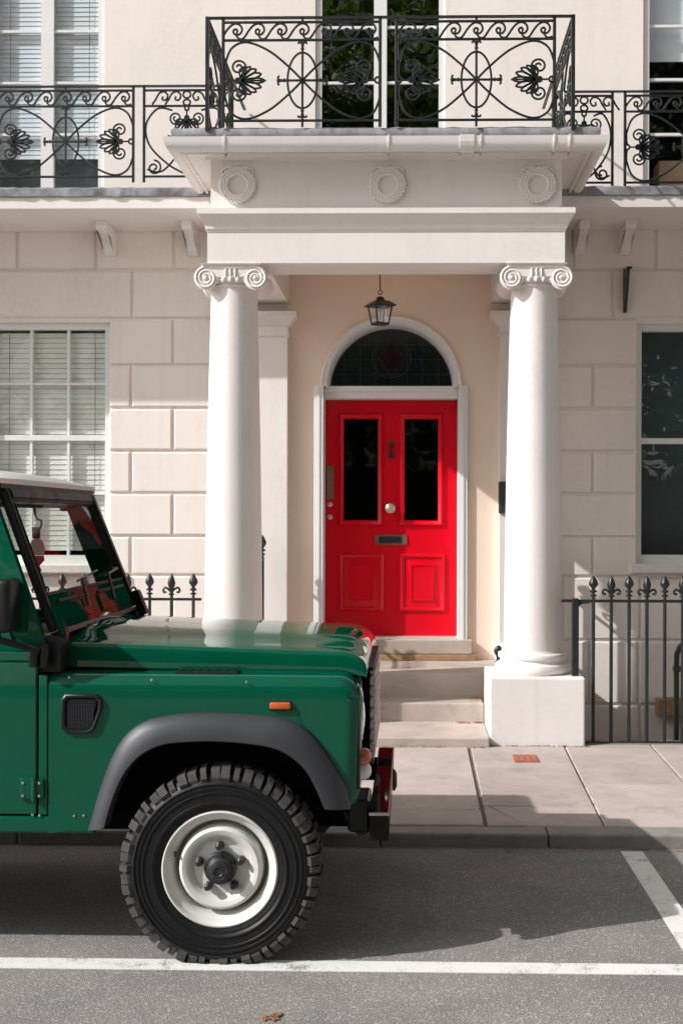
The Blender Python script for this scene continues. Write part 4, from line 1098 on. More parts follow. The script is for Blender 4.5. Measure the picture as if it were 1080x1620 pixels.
tube(bm, [(lx_, 9.70, lz+0.188), (lx_-0.002, 9.70, lz+0.30), (lx_, 9.70, 3.868)], 0.005, 6); obj('hanging_rod', bm, M['iron'], lan)
# ---- wall bracket, entry phone
p = W_(990, 460, YW-0.1)
bm = B()
zt_, zb_ = Z(994, 427, YW-.05), Z(990, 494, YW-.05)
box(bm, p.x-0.014, p.x+0.014, YW-0.036, YW-0.02, zb_, zt_+0.01)
prism(bm, [(YW-0.036, zt_), (YW-0.20, zt_+0.0), (YW-0.20, zt_-0.03), (YW-0.06, zb_), (YW-0.036, zb_)], lambda q: (p.x-0.012, q[0], q[1]), lambda q: (p.x+0.012, q[0], q[1]))
tube(bm, [(p.x+0.03, YW-0.19, zt_-0.01), (p.x-0.0, YW-0.19, zt_-0.01)], 0.012, 6)
tag(obj('wall_bracket', bm, M['iron']), 'black iron wall bracket high on the wall right of the porch', 'bracket')
q = R(788, 762, 806, 812, YW-0.14)
bm = B(); box(bm, q[0], q[1], YW-0.16, YW-0.119, q[2], q[3], 0.005)
box(bm, q[0]+0.012, q[1]-0.012, YW-0.163, YW-0.159, q[3]-0.09, q[3]-0.03)
for k in range(3): box(bm, q[0]+0.03, q[1]-0.03, YW-0.166, YW-0.159, q[2]+0.03+0.04*k, q[2]+0.05+0.04*k)
tag(obj('entry_phone', bm, M['flare']), 'dark entry phone panel on the pilaster behind the right column', 'entry phone')

# ------------------------------------------------------------------ the car
YM = 5.57
car = thing('off_road_car', 'dark green boxy off-road car with white steel wheels and black wheel arches', 'car', (-1.9, YM, 0))
HW = 0.785
def cx(px, D=4.785): return X(px, 1150, D)
xF = X(573, 1180, 4.80); xSeam = X(77, 1180, 4.785); xDoor = X(60, 1180, 4.785)
zWT = Z(300, 1068, 4.785); zSB = Z(100, 1319, 4.785); zSL = Z(100, 1290, 4.785); zFB = Z(555, 1281, 4.785)
inner = [W_(a, b, 4.73) for a, b in ((166, 1309), (180, 1262), (197, 1225), (217, 1201), (242, 1185), (271, 1177), (332, 1174), (393, 1178), (435, 1186), (463, 1201), (484, 1221), (500, 1250), (513, 1280))]
outer = [W_(a, b, 4.77) for a, b in ((139, 1314), (162, 1238), (180, 1193), (197, 1166), (221, 1146), (250, 1136), (291, 1130), (348, 1129), (414, 1133), (455, 1140), (484, 1155), (504, 1176), (521, 1201), (537, 1228), (546, 1245), (553, 1280))]
NI = 44
inn = resample(spline(inner, 6), NI); out_ = resample(spline(outer, 6), NI)
xWH = X(348, 1382, 4.74); zWH = 0.366
def side_y(s, h): return YM + s*h
def wing(s):
    nm = 'front_wing'
    t = part_empty(nm, car, (-0.8, side_y(s, HW), 0.5))
    arch = [(a.x*0.5+b.x*0.5, a.z*0.5+b.z*0.5) for a, b in zip(inn, out_)]
    rr = 0.062
    # silhouette: down the top edge, round the nose and down the front
    P = [Vector((xSeam, 0, zWT))] + [Vector((xSeam+(xF-0.10-xSeam)*k/6, 0, zWT-0.003*k/6)) for k in range(1, 7)]
    cc = Vector((xF-0.10, 0, zWT-0.103))
    P += [cc+Vector((0.10*math.sin(a), 0, 0.10*math.cos(a))) for a in [PI/2*k/8 for k in range(1, 9)]]
    P += [Vector((xF-0.002*k, 0, zWT-0.103+(zFB+0.05-(zWT-0.103))*k/6)) for k in range(1, 7)]
    P += [Vector((xF-0.022, 0, zFB+0.012)), Vector((xF-0.045, 0, zFB))]
    Q = []
    for k, p in enumerate(P):
        tn = (P[min(k+1, len(P)-1)]-P[max(k-1, 0)]).normalized(); nrm = Vector((-tn.z, 0, tn.x))
        if nrm.dot(Vector((-0.8, 0, 0.85))-p) < 0: nrm = -nrm
        Q.append(p + (nrm if False else Vector((tn.z, 0, -tn.x)))*rr)
    Q[0] = Vector((xSeam, 0, zWT-rr)); Q[-1] = Vector((xF-0.045-rr*0.6, 0, zFB))
    bm = B()
    nseg = 9; rows = []
    for k in range(nseg+1):
        a = PI/2*k/nseg
        rows.append([(q.x+(p.x-q.x)*math.sin(a), side_y(s, HW-rr*(1-math.cos(a))), q.z+(p.z-q.z)*math.sin(a)) for p, q in zip(P, Q)])
    rows.append([(p.x, side_y(s, HW-0.17), p.z) for p in P])
    loft(bm, rows)
    # flat side between the arch and the rounded edge
    ar = [Vector((x, 0, z)) for x, z in arch]
    qq = [q for q in Q]
    side = [bm.verts.new((v.x, side_y(s, HW), v.z)) for v in [Vector((xSeam, 0, zSB))] + ar + qq[::-1]]
    f = bm.faces.new(side)
    bmesh.ops.triangulate(bm, faces=[f])
    # return flange inside the arch and at the lower edges
    ee = [(xSeam, zSB)] + arch + [(Q[-1].x, Q[-1].z)]
    loft(bm, [[(x, side_y(s, HW), z) for x, z in ee], [(x, side_y(s, HW-0.05), z) for x, z in ee]])
    for fc in bm.faces: fc.normal_update()
    obj('panel', bm, M['green'], t, 30)
    # wheel arch flare
    bm = B(); rows = []
    yo = HW
    for o_, i_ in zip(out_, inn):
        dv = (i_-o_)
        def q(f, h): p = o_+dv*f; return (p.x, side_y(s, h), p.z)
        rows.append([q(-0.02, HW-0.01), q(-0.02, HW+0.008), q(0.05, HW+0.022), q(0.35, HW+0.046), q(0.75, HW+0.058), q(0.95, HW+0.060), q(1.0, HW+0.052), q(1.02, HW-0.03)])
    R_ = loft(bm, rows); bm.faces.new(R_[0][::-1]); bm.faces.new(R_[-1])
    obj('wheel_arch_flare', bm, M['flare'], t, 40)
    # liner
    bm = B(); rows = []
    for i_ in inn:
        c_ = Vector((xWH, 0, zWH)); d = Vector((i_.x, 0, i_.z))-c_; p = c_+d*1.015
        rows.append([(p.x, side_y(s, HW-0.005), p.z), (p.x, side_y(s, HW-0.62), p.z)])
    loft(bm, rows)
    obj('wheel_arch_liner', bm, M['under'], t, 60)
    bm = B(); box(bm, xWH-0.62, xF-0.05, min(side_y(s, HW-0.55), side_y(s, HW-0.60)), max(side_y(s, HW-0.55), side_y(s, HW-0.60)), 0.40, 1.0); obj('inner_panel', bm, M['under'], t)
    # black strip between wing top and bonnet: vent grille on wing top
    return t
wn, wf = wing(-1), wing(1)
# wing-top vent and side vent, near and far
q = [W_(278, 1059, 4.86).x, W_(378, 1059, 4.86).x]
for s, t in ((-1, wn), (1, wf)):
    bm = B(); ya, yb = sorted((side_y(s, HW-0.055), side_y(s, HW-0.14)))
    box(bm, q[0], q[1], ya, yb, zWT-0.004, zWT+0.006, 0.003)
    for k in range(7): xx = q[0]+0.02+(q[1]-q[0]-0.04)*k/6; box(bm, xx-0.006, xx+0.006, ya+0.01, yb-0.01, zWT+0.005, zWT+0.009)
    obj('wing_top_vent', bm, M['black'], t)
def sidevent(s, t):
    P = [W_(a, b, 4.785) for a, b in ((98, 1106), (104, 1098), (155, 1098), (163, 1106), (162, 1122), (150, 1154), (142, 1160), (106, 1160), (98, 1152))]
    pts = [(p.x, p.z) for p in P]
    cxx = sum(p[0] for p in pts)/len(pts); czz = sum(p[1] for p in pts)/len(pts)
    def sc(k, h): return [(cxx+(x-cxx)*k, side_y(s, h), czz+(z-czz)*k) for x, z in pts]
    bm = B(); loft(bm, [sc(1.0, HW-0.001), sc(0.99, HW+0.010), sc(0.93, HW+0.014), sc(0.82, HW+0.012), sc(0.78, HW+0.003)], True); obj('side_vent', bm, M['black'], t, 35)
    bm = B(); bm.faces.new([bm.verts.new(p) for p in sc(0.8, HW+0.0025)]); obj('vent_backing', bm, M['under'], t)
    bm = B()
    x0, x1 = min(p[0] for p in pts), max(p[0] for p in pts); z0_, z1_ = min(p[1] for p in pts), max(p[1] for p in pts)
    def inside(z):  # right limit narrows downwards
        u = (z-z0_)/(z1_-z0_); return x0+0.018, x1-0.02-(0.026*(1-u))
    nz = 16
    for k in range(1, nz):
        z = z0_+0.018+(z1_-z0_-0.036)*k/nz; a, b = inside(z); tube(bm, [(a, side_y(s, HW+0.006), z), (b, side_y(s, HW+0.006), z)], 0.0012, 4)
    for k in range(1, 18):
        xx = x0+0.018+(x1-x0-0.05)*k/18; tube(bm, [(xx, side_y(s, HW+0.007), z0_+0.018), (xx+0.004*(k/18), side_y(s, HW+0.007), z1_-0.018)], 0.0012, 4)
    obj('vent_mesh', bm, M['flare'], t)
sidevent(-1, wn); sidevent(1, wf)
for s, t in ((-1, wn), (1, wf)):
    a, b = W_(425, 1109, 4.78), W_(462, 1124, 4.78)
    bm = B(); ya, yb = sorted((side_y(s, HW-0.002), side_y(s, HW+0.018))); box(bm, a.x+0.004, b.x-0.004, ya, yb, b.z+0.004, a.z-0.004, 0.008, 3)
    obj('side_indicator', bm, M['amber'], t, 50)
    bm = B(); ya, yb = sorted((side_y(s, HW-0.002), side_y(s, HW+0.006))); box(bm, a.x, b.x, ya, yb, b.z, a.z, 0.004); obj('indicator_base', bm, M['black'], t)
for s in (-1, 1):
    for a, b in ((52, 1289), (63, 1290), (118, 1291), (133, 1290), (110, 1072), (240, 1076), (390, 1079)):
        p = W_(a, b, 4.785); bm = B(); lathe(bm, [(0.0055, 0), (0.005, s*0.003), (0, s*0.004)], (p.x, side_y(s, HW), p.z), 'y', 8, False); obj('rivet', bm, M['steel'], wn if s < 0 else wf)
# bonnet
xB0, xB1 = X(103, 1030, 4.95), X(580, 1040, 4.95)
HB = YM-4.945
def bonnet_row(x, ze, crown, hs):
    row = []
    row.append((x, YM-HB, ze-hs)); row.append((x, YM-HB, ze-0.022)); 
    for k in range(1, 4): a = k/4*PI/2; row.append((x, YM-HB+0.022*(1-math.cos(a)), ze-0.022+0.022*math.sin(a)))
    for k in range(0, 17):
        u = -1+2*k/16; yy = YM+u*(HB-0.022); ridge = 0.012*max(0, min(1, (0.62-abs(u))/0.08+0.5))
        row.append((x, yy, ze+crown*(1-u*u)+ridge))
    for k in range(3, 0, -1): a = k/4*PI/2; row.append((x, YM+HB-0.022*(1-math.cos(a)), ze-0.022+0.022*math.sin(a)))
    row.append((x, YM+HB, ze-0.022)); row.append((x, YM+HB, ze-hs))
    return row
bm = B(); rows = []
Zr = Z(110, 1016, 4.95); Zf = Z(540, 1032, 4.95)
for i in range(24):
    u = i/23; x = xB0+(xB1-xB0)*u
    if i >= 17: uu = (i-17)/6; x = xB0+(xB1-xB0)*(1-0.09*(1-math.sin(uu*PI/2)) if True else u)
    else: x = xB0+(xB1-xB0)*0.91*(i/17)
    f = (x-xB0)/(xB1-xB0)
    ze = Zr+(Zf-Zr)*f; hs = 0.098-0.012*f
    cr = 0.040-0.012*f
    if f > 0.91: k = (f-0.91)/0.09; dz = 0.065*(1-math.sqrt(max(0, 1-k*k))); ze -= dz; hs = max(hs-dz*0.75, 0.03)
    rows.append(bonnet_row(x, ze, cr, hs))
R_ = loft(bm, rows); bm.faces.new(R_[-1])
bon = obj('bonnet', bm, M['green'], car, 35)
# dark shut line and engine bay below the bonnet
bm = B(); box(bm, xB0-0.05, xF-0.035, YM-HW+0.171, YM+HW-0.171, 0.62, zWT+0.008); obj('engine_bay', bm, M['under'], car)
# front panel, grille, lamps
fp = part_empty('front_panel', car, (xF, YM, 0.85))
bm = B(); box(bm, xF-0.033, xF-0.012, YM-HW+0.172, YM+HW-0.172, 0.62, zWT+0.02, 0.006); obj('panel', bm, M['green'], fp)
gx_ = xF+0.030
bm = B(); box(bm, xF-0.011, gx_-0.014, YM-0.43, YM+0.43, 0.71, 1.09, 0.008, 2); obj('grille_backing', bm, M['under'], fp)
bm = B(); box(bm, xF-0.011, gx_+0.004, YM-0.44, YM+0.44, 1.082, 1.10, 0.005, 2); obj('grille_surround', bm, M['black'], fp, 40)
bm = B(); box(bm, xF-0.011, gx_+0.004, YM-0.44, YM+0.44, 0.695, 0.712, 0.005, 2); obj('grille_surround', bm, M['black'], fp, 40)
for k in range(8):
    z = 0.735+k*0.046
    bm = B(); box(bm, gx_-0.013, gx_+0.010, YM-0.42, YM+0.42, z-0.007, z+0.009, 0.003, 2); obj('grille_slat', bm, M['steel'], fp, 40)
for k in range(11):
    y_ = YM-0.40+k*0.080
    bm = B(); box(bm, gx_-0.012, gx_+0.005, y_-0.006, y_+0.006, 0.712, 1.082); obj('grille_bar', bm, M['steel'], fp)
for s in (-1, 1):
    yl = YM+s*0.625
    bm = B(); lathe(bm, [(0.0, 0.0), (0.100, 0.0), (0.100, 0.008), (0.092, 0.010), (0.088, 0.006), (0.07, 0.012), (0.04, 0.017), (0.0, 0.019)], (xF-0.014, yl, 0.925), 'x', 28, False); obj('headlight', bm, M['lamp'], fp, 40)
    bm = B(); box(bm, xF-0.03, xF-0.011, yl-0.135, yl+0.135, 0.66, 1.06, 0.004); obj('lamp_panel', bm, M['black'], fp)
    for nm, z, m, yy in (('indicator', 0.775, 'amber', yl+s*0.06), ('sidelight', 0.715, 'lamp', yl+s*0.045)):
        bm = B(); lathe(bm, [(0.0, 0.0), (0.036, 0.0), (0.036, 0.018), (0.028, 0.034), (0.015, 0.042), (0.0, 0.044)], (xF-0.011, yy, z), 'x', 18, False); obj(nm, bm, M[m], fp, 50)
# bumper
bz1 = Z(598, 1285, 4.88); bz0 = bz1-0.112
bx0, bx1 = X(584, 1285, 4.88), X(615, 1285, 4.88)
bmp_ = part_empty('bumper', car, (bx0, YM, bz0))
bm = B(); box(bm, bx0, bx1, 4.87, 2*YM-4.87, bz0, bz1, 0.006, 2); obj('beam', bm, M['bumper'], bmp_)
bm = B(); box(bm, bx1-0.004, bx1+0.002, 4.866, 2*YM-4.866, bz1-0.012, bz1+0.002); box(bm, bx0-0.001, bx1+0.001, 4.864, 4.8695, bz1-0.010, bz1+0.001); obj('galvanised_edge', bm, M['steel'], bmp_)
for y_ in (5.12, 6.02):
    bm = B(); box(bm, -0.9, bx0-0.001, y_-0.04, y_+0.04, bz0+0.005, bz1-0.01); obj('chassis_iron', bm, M['under'], bmp_)
pe = W_(574, 1308, 4.98)
bm = B(); tube(bm, spline([(pe.x-0.075, 4.98, pe.z+0.06), (pe.x-0.04, 4.98, pe.z), (pe.x-0.005, 4.98, pe.z-0.024), (pe.x+0.022, 4.98, pe.z-0.005), (pe.x+0.022, 4.98, pe.z+0.05)], 5), 0.011, 8); obj('towing_eye', bm, M['black'], bmp_, 60)
bm = B(); box(bm, bx0-0.09, bx0-0.001, 4.96, 5.2, bz0+0.01, bz1+0.03, 0.01); obj('bumper_bracket', bm, M['black'], bmp_)
bm = B(); lathe(bm, [(0.0, 0), (0.05, 0), (0.05, 0.01), (0.03, 0.02), (0, 0.02)], (bx1+0.002, 5.75, (bz0+bz1)/2), 'x', 16, False); obj('cap', bm, M['black'], bmp_)
# sill, bulkhead strip, door
zWS = Z(30, 1030, 4.785)
xA0, zA0 = X(84, 1000, 4.87), Z(84, 1000, 4.87)
xA1, zA1 = X(143, 785, 6.27), Z(143, 785, 6.27)
xRear = xWH-2.36-0.62
def bxs(name, x0, x1, h0, h1, z0, z1, m, bev=0.004, par=None, s=-1):
    ya, yb = sorted((side_y(s, h0), side_y(s, h1)))
    bm = B(); box(bm, x0, x1, ya, yb, z0, z1, bev, 2); return obj(name, bm, M[m], par or car)
for s in (-1, 1):
    bxs('sill', xWH-2.36+0.47, inner[0].x-0.055, HW-0.16, HW-0.001, zSB, zSL-0.004, 'green', 0.01, s=s)
    bxs('bulkhead_post', xDoor+0.003, xSeam-0.004, HW-0.1, HW-0.002, zSL, zWT-0.004, 'green', s=s)
    # door
    dr = part_empty('door', car, (-1.9, side_y(s, HW), zSL))
    xd0 = xDoor-0.004; xd1 = xDoor-0.90
    bxs('lower_panel', xd1, xd0, HW-0.05, HW, zSL+0.002, zWS-0.045, 'green', 0.006, dr, s)
    bxs('waist_rail', xd1, xd0+0.004, HW-0.05, HW-0.006, zWS-0.043, zWS, 'green', 0.008, dr, s)
    lean = (xA1-xA0)/(zA1-zA0)
    def ap(z, off=0.0): return xd0+0.040+(z-zWS)*lean+off
    zt2 = zA1+0.015
    bm = B()
    po = [(ap(zWS)-0.0, zWS+0.001), (ap(zt2), zt2), (xd1, zt2), (xd1, zWS+0.001)]
    pi_ = [(ap(zWS+0.05)-0.125, zWS+0.05), (ap(zt2-0.06)-0.12, zt2-0.06), (xd1+0.06, zt2-0.06), (xd1+0.06, zWS+0.05)]
    def yy(h): return lambda p: (p[0], side_y(s, h-0.055*max(0, (p[1]-zWS)/0.6)), p[1])
    vo0 = [bm.verts.new(yy(HW-0.006)(p)) for p in po]; vi0 = [bm.verts.new(yy(HW-0.006)(p)) for p in pi_]
    vo1 = [bm.verts.new(yy(HW-0.045)(p)) for p in po]; vi1 = [bm.verts.new(yy(HW-0.045)(p)) for p in pi_]
    for i in range(4):
        j = (i+1) % 4
        for quad in ((vo0[i], vo0[j], vi0[j], vi0[i]), (vo1[i], vi1[i], vi1[j], vo1[j]), (vo0[i], vo1[i], vo1[j], vo0[j]), (vi0[i], vi0[j], vi1[j], vi1[i])): bm.faces.new(quad)
    bmesh.ops.bevel(bm, geom=[e for e in bm.edges if (e.verts[0] in vi0 and e.verts[1] in vi1) or (e.verts[1] in vi0 and e.verts[0] in vi1)], offset=0.035, segments=4, affect='EDGES')
    obj('window_frame', bm, M['green'], dr, 35)
    bm = B(); bm.faces.new([bm.verts.new(yy(HW-0.026)((p[0], p[1]))) for p in ((pi_[0][0]+.01, pi_[0][1]-.01), (pi_[1][0]+.01, pi_[1][1]+.01), (pi_[2][0]-.01, pi_[2][1]+.01), (pi_[3][0]-.01, pi_[3][1]-.01))]); obj('pane', bm, M['glass_car'], dr)
    bm = B()
    lp = [yy(HW-0.002)((p[0], p[1])) for p in ((pi_[0][0]+.006, pi_[0][1]-.006), (pi_[1][0]+.006, pi_[1][1]+.006), (pi_[2][0], pi_[2][1]+.006), (pi_[3][0], pi_[3][1]-.006))]
    tube(bm, lp, 0.007, 6, True); obj('window_seal', bm, M['black'], dr)
    # hinge
    h0, h1 = W_(31, 1231, 4.77), W_(69, 1266, 4.77)
    hg = part_empty('hinge', dr, (h0.x, side_y(s, HW), h1.z))
    bxs('plate', h0.x, (h0.x+h1.x)/2+0.006, HW, HW+0.012, h1.z, h0.z, 'green', 0.005, hg, s)
    bxs('plate', (h0.x+h1.x)/2+0.012, h1.x, HW-0.001, HW+0.010, h1.z+0.004, h0.z-0.002, 'green', 0.005, hg, s)
    bm = B(); tube(bm, [((h0.x+h1.x)/2+0.009, side_y(s, HW+0.012), h1.z-0.004), ((h0.x+h1.x)/2+0.009, side_y(s, HW+0.012), h0.z+0.004)], 0.010, 10); obj('pin', bm, M['green'], hg, 40)
    for ax in (0.014, 0.078):
        for az in (0.016, 0.066):
            bm = B(); lathe(bm, [(0, 0), (0.006, 0), (0.005, s*0.005), (0, s*0.006)], (h0.x+ax, side_y(s, HW+0.011), h1.z+az), 'y', 8, False); obj('screw', bm, M['steel'], hg)
    # upper hinge / mirror bracket in black
    a, b = W_(46, 1022, 4.76), W_(76, 1060, 4.76)
    bm = B(); ya, yb = sorted((side_y(s, HW-0.002), side_y(s, HW+0.03)))
    box(bm, a.x, a.x+0.035, ya, yb, b.z+0.01, a.z, 0.006); box(bm, a.x+0.042, b.x, ya, yb, b.z+0.004, a.z+0.008, 0.008)
    tube(bm, [(a.x+0.04, side_y(s, HW+0.03), a.z-0.02), (a.x-0.02, side_y(s, HW+0.06), a.z+0.004), (a.x-0.10, side_y(s, HW+0.09), a.z+0.03)], 0.014, 8)
    obj('upper_hinge', bm, M['black'], dr, 40)
    mr = part_empty('mirror', dr, (a.x-0.1, side_y(s, HW+0.1), a.z))
    x1m = X(14, 960, 4.66); zm1 = Z(10, 917, 4.66); zm0 = Z(10, 1003, 4.66)
    bm = B(); ya, yb = sorted((side_y(s, HW-0.03), side_y(s, HW+0.11))); box(bm, x1m-0.06, x1m, ya, yb, zm0, zm1, 0.018, 3); obj('housing', bm, M['black'], mr, 40)
    bm = B(); box(bm, x1m-0.0615, x1m-0.0605, ya+0.015, yb-0.015, zm0+0.02, zm1-0.02); obj('mirror_glass', bm, M['lamp'], mr)
    # rear body side
    rs = part_empty('rear_quarter', car, (-3.0, side_y(s, HW), zSB))
    xr_ = xWH-2.36
    arc = [(xr_+0.47*math.cos(PI*i/16), zWH+0.05+0.47*math.sin(PI*i/16)) for i in range(17)]
    pol = [(xd1-0.005, zSL), (xd1-0.005, zWS-0.01), (xRear, zWS-0.01), (xRear, zSL)] + [p for p in arc[::-1]]
    bm = B(); prism(bm, pol, lambda p: (p[0], side_y(s, HW), p[1]), lambda p: (p[0], side_y(s, HW-0.05), p[1])); bmesh.ops.triangulate(bm, faces=[f for f in bm.faces if len(f.verts) > 4]); obj('panel', bm, M['green'], rs, 35)
    bm = B(); rows = []
    for i in range(17):
        a_ = PI*i/16; c_, s__ = math.cos(a_), math.sin(a_)
        rows.append([(xr_+r*c_, side_y(s, h), zWH+0.05+r*s__) for r, h in ((0.55, HW-0.001), (0.545, HW+0.02), (0.50, HW+0.055), (0.465, HW+0.058), (0.46, HW-0.04))])
    loft(bm, rows); obj('wheel_arch_flare', bm, M['flare'], rs, 40)
    bm = B()
    def yq(p, h): return (p[0], side_y(s, h-0.055*max(0, (p[1]-zWS)/0.6)), p[1])
    po = [(xd1-0.005, zWS-0.008), (xd1-0.005, zt2), (xRear, zt2), (xRear, zWS-0.008)]; pi2 = [(xd1-0.12, zWS+0.10), (xd1-0.12, zt2-0.10), (xRear+0.15, zt2-0.10), (xRear+0.15, zWS+0.10)]
    A_ = [bm.verts.new(yq(p, HW-0.008)) for p in po]; C_ = [bm.verts.new(yq(p, HW-0.008)) for p in pi2]
    for i in range(4): bm.faces.new((A_[i], A_[(i+1) % 4], C_[(i+1) % 4], C_[i]))
    obj('upper_panel', bm, M['carwhite'], rs)
    bm = B(); bm.faces.new([bm.verts.new(yq(p, HW-0.012)) for p in pi2]); obj('pane', bm, M['glass_car'], rs)
# tail
bm = B(); box(bm, xRear-0.03, xRear-0.001, YM-HW, YM+HW, zSL, zWS-0.01, 0.01); obj('tail_panel', bm, M['green'], car)
td = part_empty('tail_window_panel', car, (xRear, YM, 1.5))
bm = B(); ht = HW-0.06
for (y0_, y1_, z0_, z1_) in ((-ht, ht, zWS-0.01, zWS+0.12), (-ht, ht, zt2-0.12, zt2), (-ht, -ht+0.15, zWS+0.12, zt2-0.12), (ht-0.15, ht, zWS+0.12, zt2-0.12)): box(bm, xRear-0.02, xRear, YM+y0_, YM+y1_, z0_, z1_)
obj('panel', bm, M['carwhite'], td)
bm = B(); box(bm, xRear-0.012, xRear-0.008, YM-ht+0.15, YM+ht-0.15, zWS+0.12, zt2-0.12); obj('pane', bm, M['glass_car'], td)
# floor / chassis
bm = B(); box(bm, xRear, xF-0.25, 5.12, 6.02, 0.42, 0.60); box(bm, xRear, xDoor-0.1, YM-HW+0.06, YM+HW-0.06, 0.58, 0.66); obj('chassis', bm, M['under'], car)
# windscreen
ws = part_empty('windscreen', car, (xA0, YM, zA0))
HS = YM-4.865
def WP(u, v, off=0.0):
    """u: -1..1 across, v: 0..1 up the raked screen"""
    nx, nz = math.cos(math.atan2(xA0-xA1, zA1-zA0)), math.sin(math.atan2(xA0-xA1, zA1-zA0))
    taper = 1-0.05*v
    return (xA0+(xA1-xA0)*v+off*nx, YM+u*HS*taper, zA0+(zA1-zA0)*v+off*nz)
def wbar(name, u0, u1, v0, v1, t0, t1, m, par=ws):
    bm = B(); hexa(bm, [WP(u0, v0, t0), WP(u1, v0, t0), WP(u1, v0, t1), WP(u0, v0, t1), WP(u0, v1, t0), WP(u1, v1, t0), WP(u1, v1, t1), WP(u0, v1, t1)])
    bmesh.ops.bevel(bm, geom=list(bm.edges), offset=0.006, segments=2, affect='EDGES'); return obj(name, bm, M[m], par, 40)
wbar('pillar', -1.0, -0.955, 0.0, 1.0, -0.015, 0.022, 'black'); wbar('pillar', 0.925, 1.0, 0.0, 1.0, -0.02, 0.03, 'black')
wbar('header', -0.953, 0.923, 0.925, 1.0, -0.02, 0.028, 'black'); wbar('lower_rail', -0.953, 0.923, 0.0, 0.24, -0.02, 0.020, 'green')
wbar('seal', -0.95, 0.92, 0.241, 0.262, -0.01, 0.026, 'black'); wbar('seal', -0.95, 0.92, 0.908, 0.924, -0.01, 0.026, 'black')
wbar('seal', -0.954, -0.940, 0.262, 0.907, -0.01, 0.026, 'black'); wbar('seal', 0.905, 0.924, 0.262, 0.907, -0.01, 0.026, 'black')
bm = B(); bm.faces.new([bm.verts.new(WP(u, v, 0.006)) for u, v in ((-0.945, 0.255), (0.915, 0.255), (0.915, 0.915), (-0.945, 0.915))]); obj('pane', bm, M['glass_car'], ws)
for u0, u1 in ((-0.86, -0.06), (0.06, 0.86)):
    wbar('vent_flap', u0, u1, 0.035, 0.175, 0.021, 0.030, 'green'); wbar('vent_hinge', u0+0.05, u1-0.05, 0.178, 0.20, 0.021, 0.034, 'black')
wbar('hinge_rail', -0.97, 0.97, -0.035, -0.004, -0.02, 0.034, 'nut')
wbar('pillar_foot', -1.0, -0.93, -0.06, 0.16, 0.024, 0.05, 'green'); wbar('pillar_foot', 0.90, 1.0, -0.10, 0.12, 0.031, 0.07, 'black')
for uu, du in ((-0.30, 0.34), (0.36, 0.34)):
    bm = B()
    p0, p1 = Vector(WP(uu, 0.10, 0.04)), Vector(WP(uu, 0.30, 0.055)); p2 = Vector(WP(uu+du, 0.335, 0.05)); p3 = Vector(WP(uu-du*0.7, 0.32, 0.03))
    tube(bm, [p0, p1], 0.008, 6); tube(bm, [p1, p2], 0.005, 6)
    tube(bm, [Vector(WP(uu+du-0.25, 0.30, 0.014)), p2, Vector(WP(uu+du+0.3 if uu < 0 else uu+du+0.1, 0.355, 0.014))], 0.005, 5)
    obj('wiper', bm, M['nut'], ws, 60)
# cowl between bonnet and screen
bm = B(); loft(bm, [[(xB0+0.06, YM-HB+0.02, zWT-0.02), (xB0+0.06, YM+HB-0.02, zWT-0.02)], [(xB0+0.03, YM-HB, Zr-0.02), (xB0+0.03, YM+HB, Zr-0.02)], [(xA0-0.02, YM-HS, zA0-0.01), (xA0-0.02, YM+HS, zA0-0.01)], [(xA0-0.06, YM-HS, zA0-0.02), (xA0-0.06, YM+HS, zA0-0.02)], [(xA0-0.06, YM-HS, zWT-0.1), (xA0-0.06, YM+HS, zWT-0.1)]]); obj('cowl', bm, M['black'], car)
for s in (-1, 1):
    bm = B(); ya, yb = sorted((side_y(s, HW-0.03), side_y(s, HW-0.16))); box(bm, xDoor-0.02, xB0+0.02, ya, yb, zWT-0.004, zA0-0.01, 0.01)
    obj('scuttle_side', bm, M['black'], car)
# dashboard, seats, steering wheel
bm = B(); box(bm, xA0-0.42, xA0-0.07, YM-0.66, YM+0.66, 0.98, 1.20, 0.03, 2); obj('dashboard', bm, M['seat'], car, 40)
for y_ in (-0.36, 0.36):
    bm = B(); box(bm, xDoor-0.95, xDoor-0.42, YM+y_-0.23, YM+y_+0.23, 0.72, 0.90, 0.04, 3)
    rows = []
    for z_, o_ in ((0.90, 0.0), (1.2, -0.06), (1.45, -0.12)): rows.append([(xDoor-0.95+o_, YM+y_-0.22, z_), (xDoor-0.83+o_, YM+y_-0.22, z_), (xDoor-0.83+o_, YM+y_+0.22, z_), (xDoor-0.95+o_, YM+y_+0.22, z_)])
    loft(bm, rows, True, True); obj('seat', bm, M['seat'], car, 40)
bm = B(); sc_ = Vector((xDoor-0.36, YM-0.36, 1.20)); ax = Vector((-0.75, 0, 0.66)).normalized(); e1 = Vector((0, 1, 0)); e2 = ax.cross(e1)
tube(bm, [sc_+e1*0.19*math.cos(2*PI*i/28)+e2*0.19*math.sin(2*PI*i/28) for i in range(28)], 0.014, 8, True)
for k in range(3): a = k*2*PI/3; tube(bm, [sc_, sc_+e1*0.19*math.cos(a)+e2*0.19*math.sin(a)], 0.011, 6)
tube(bm, [sc_, sc_-ax*0.3], 0.02, 8); obj('steering_wheel', bm, M['black'], car, 60)
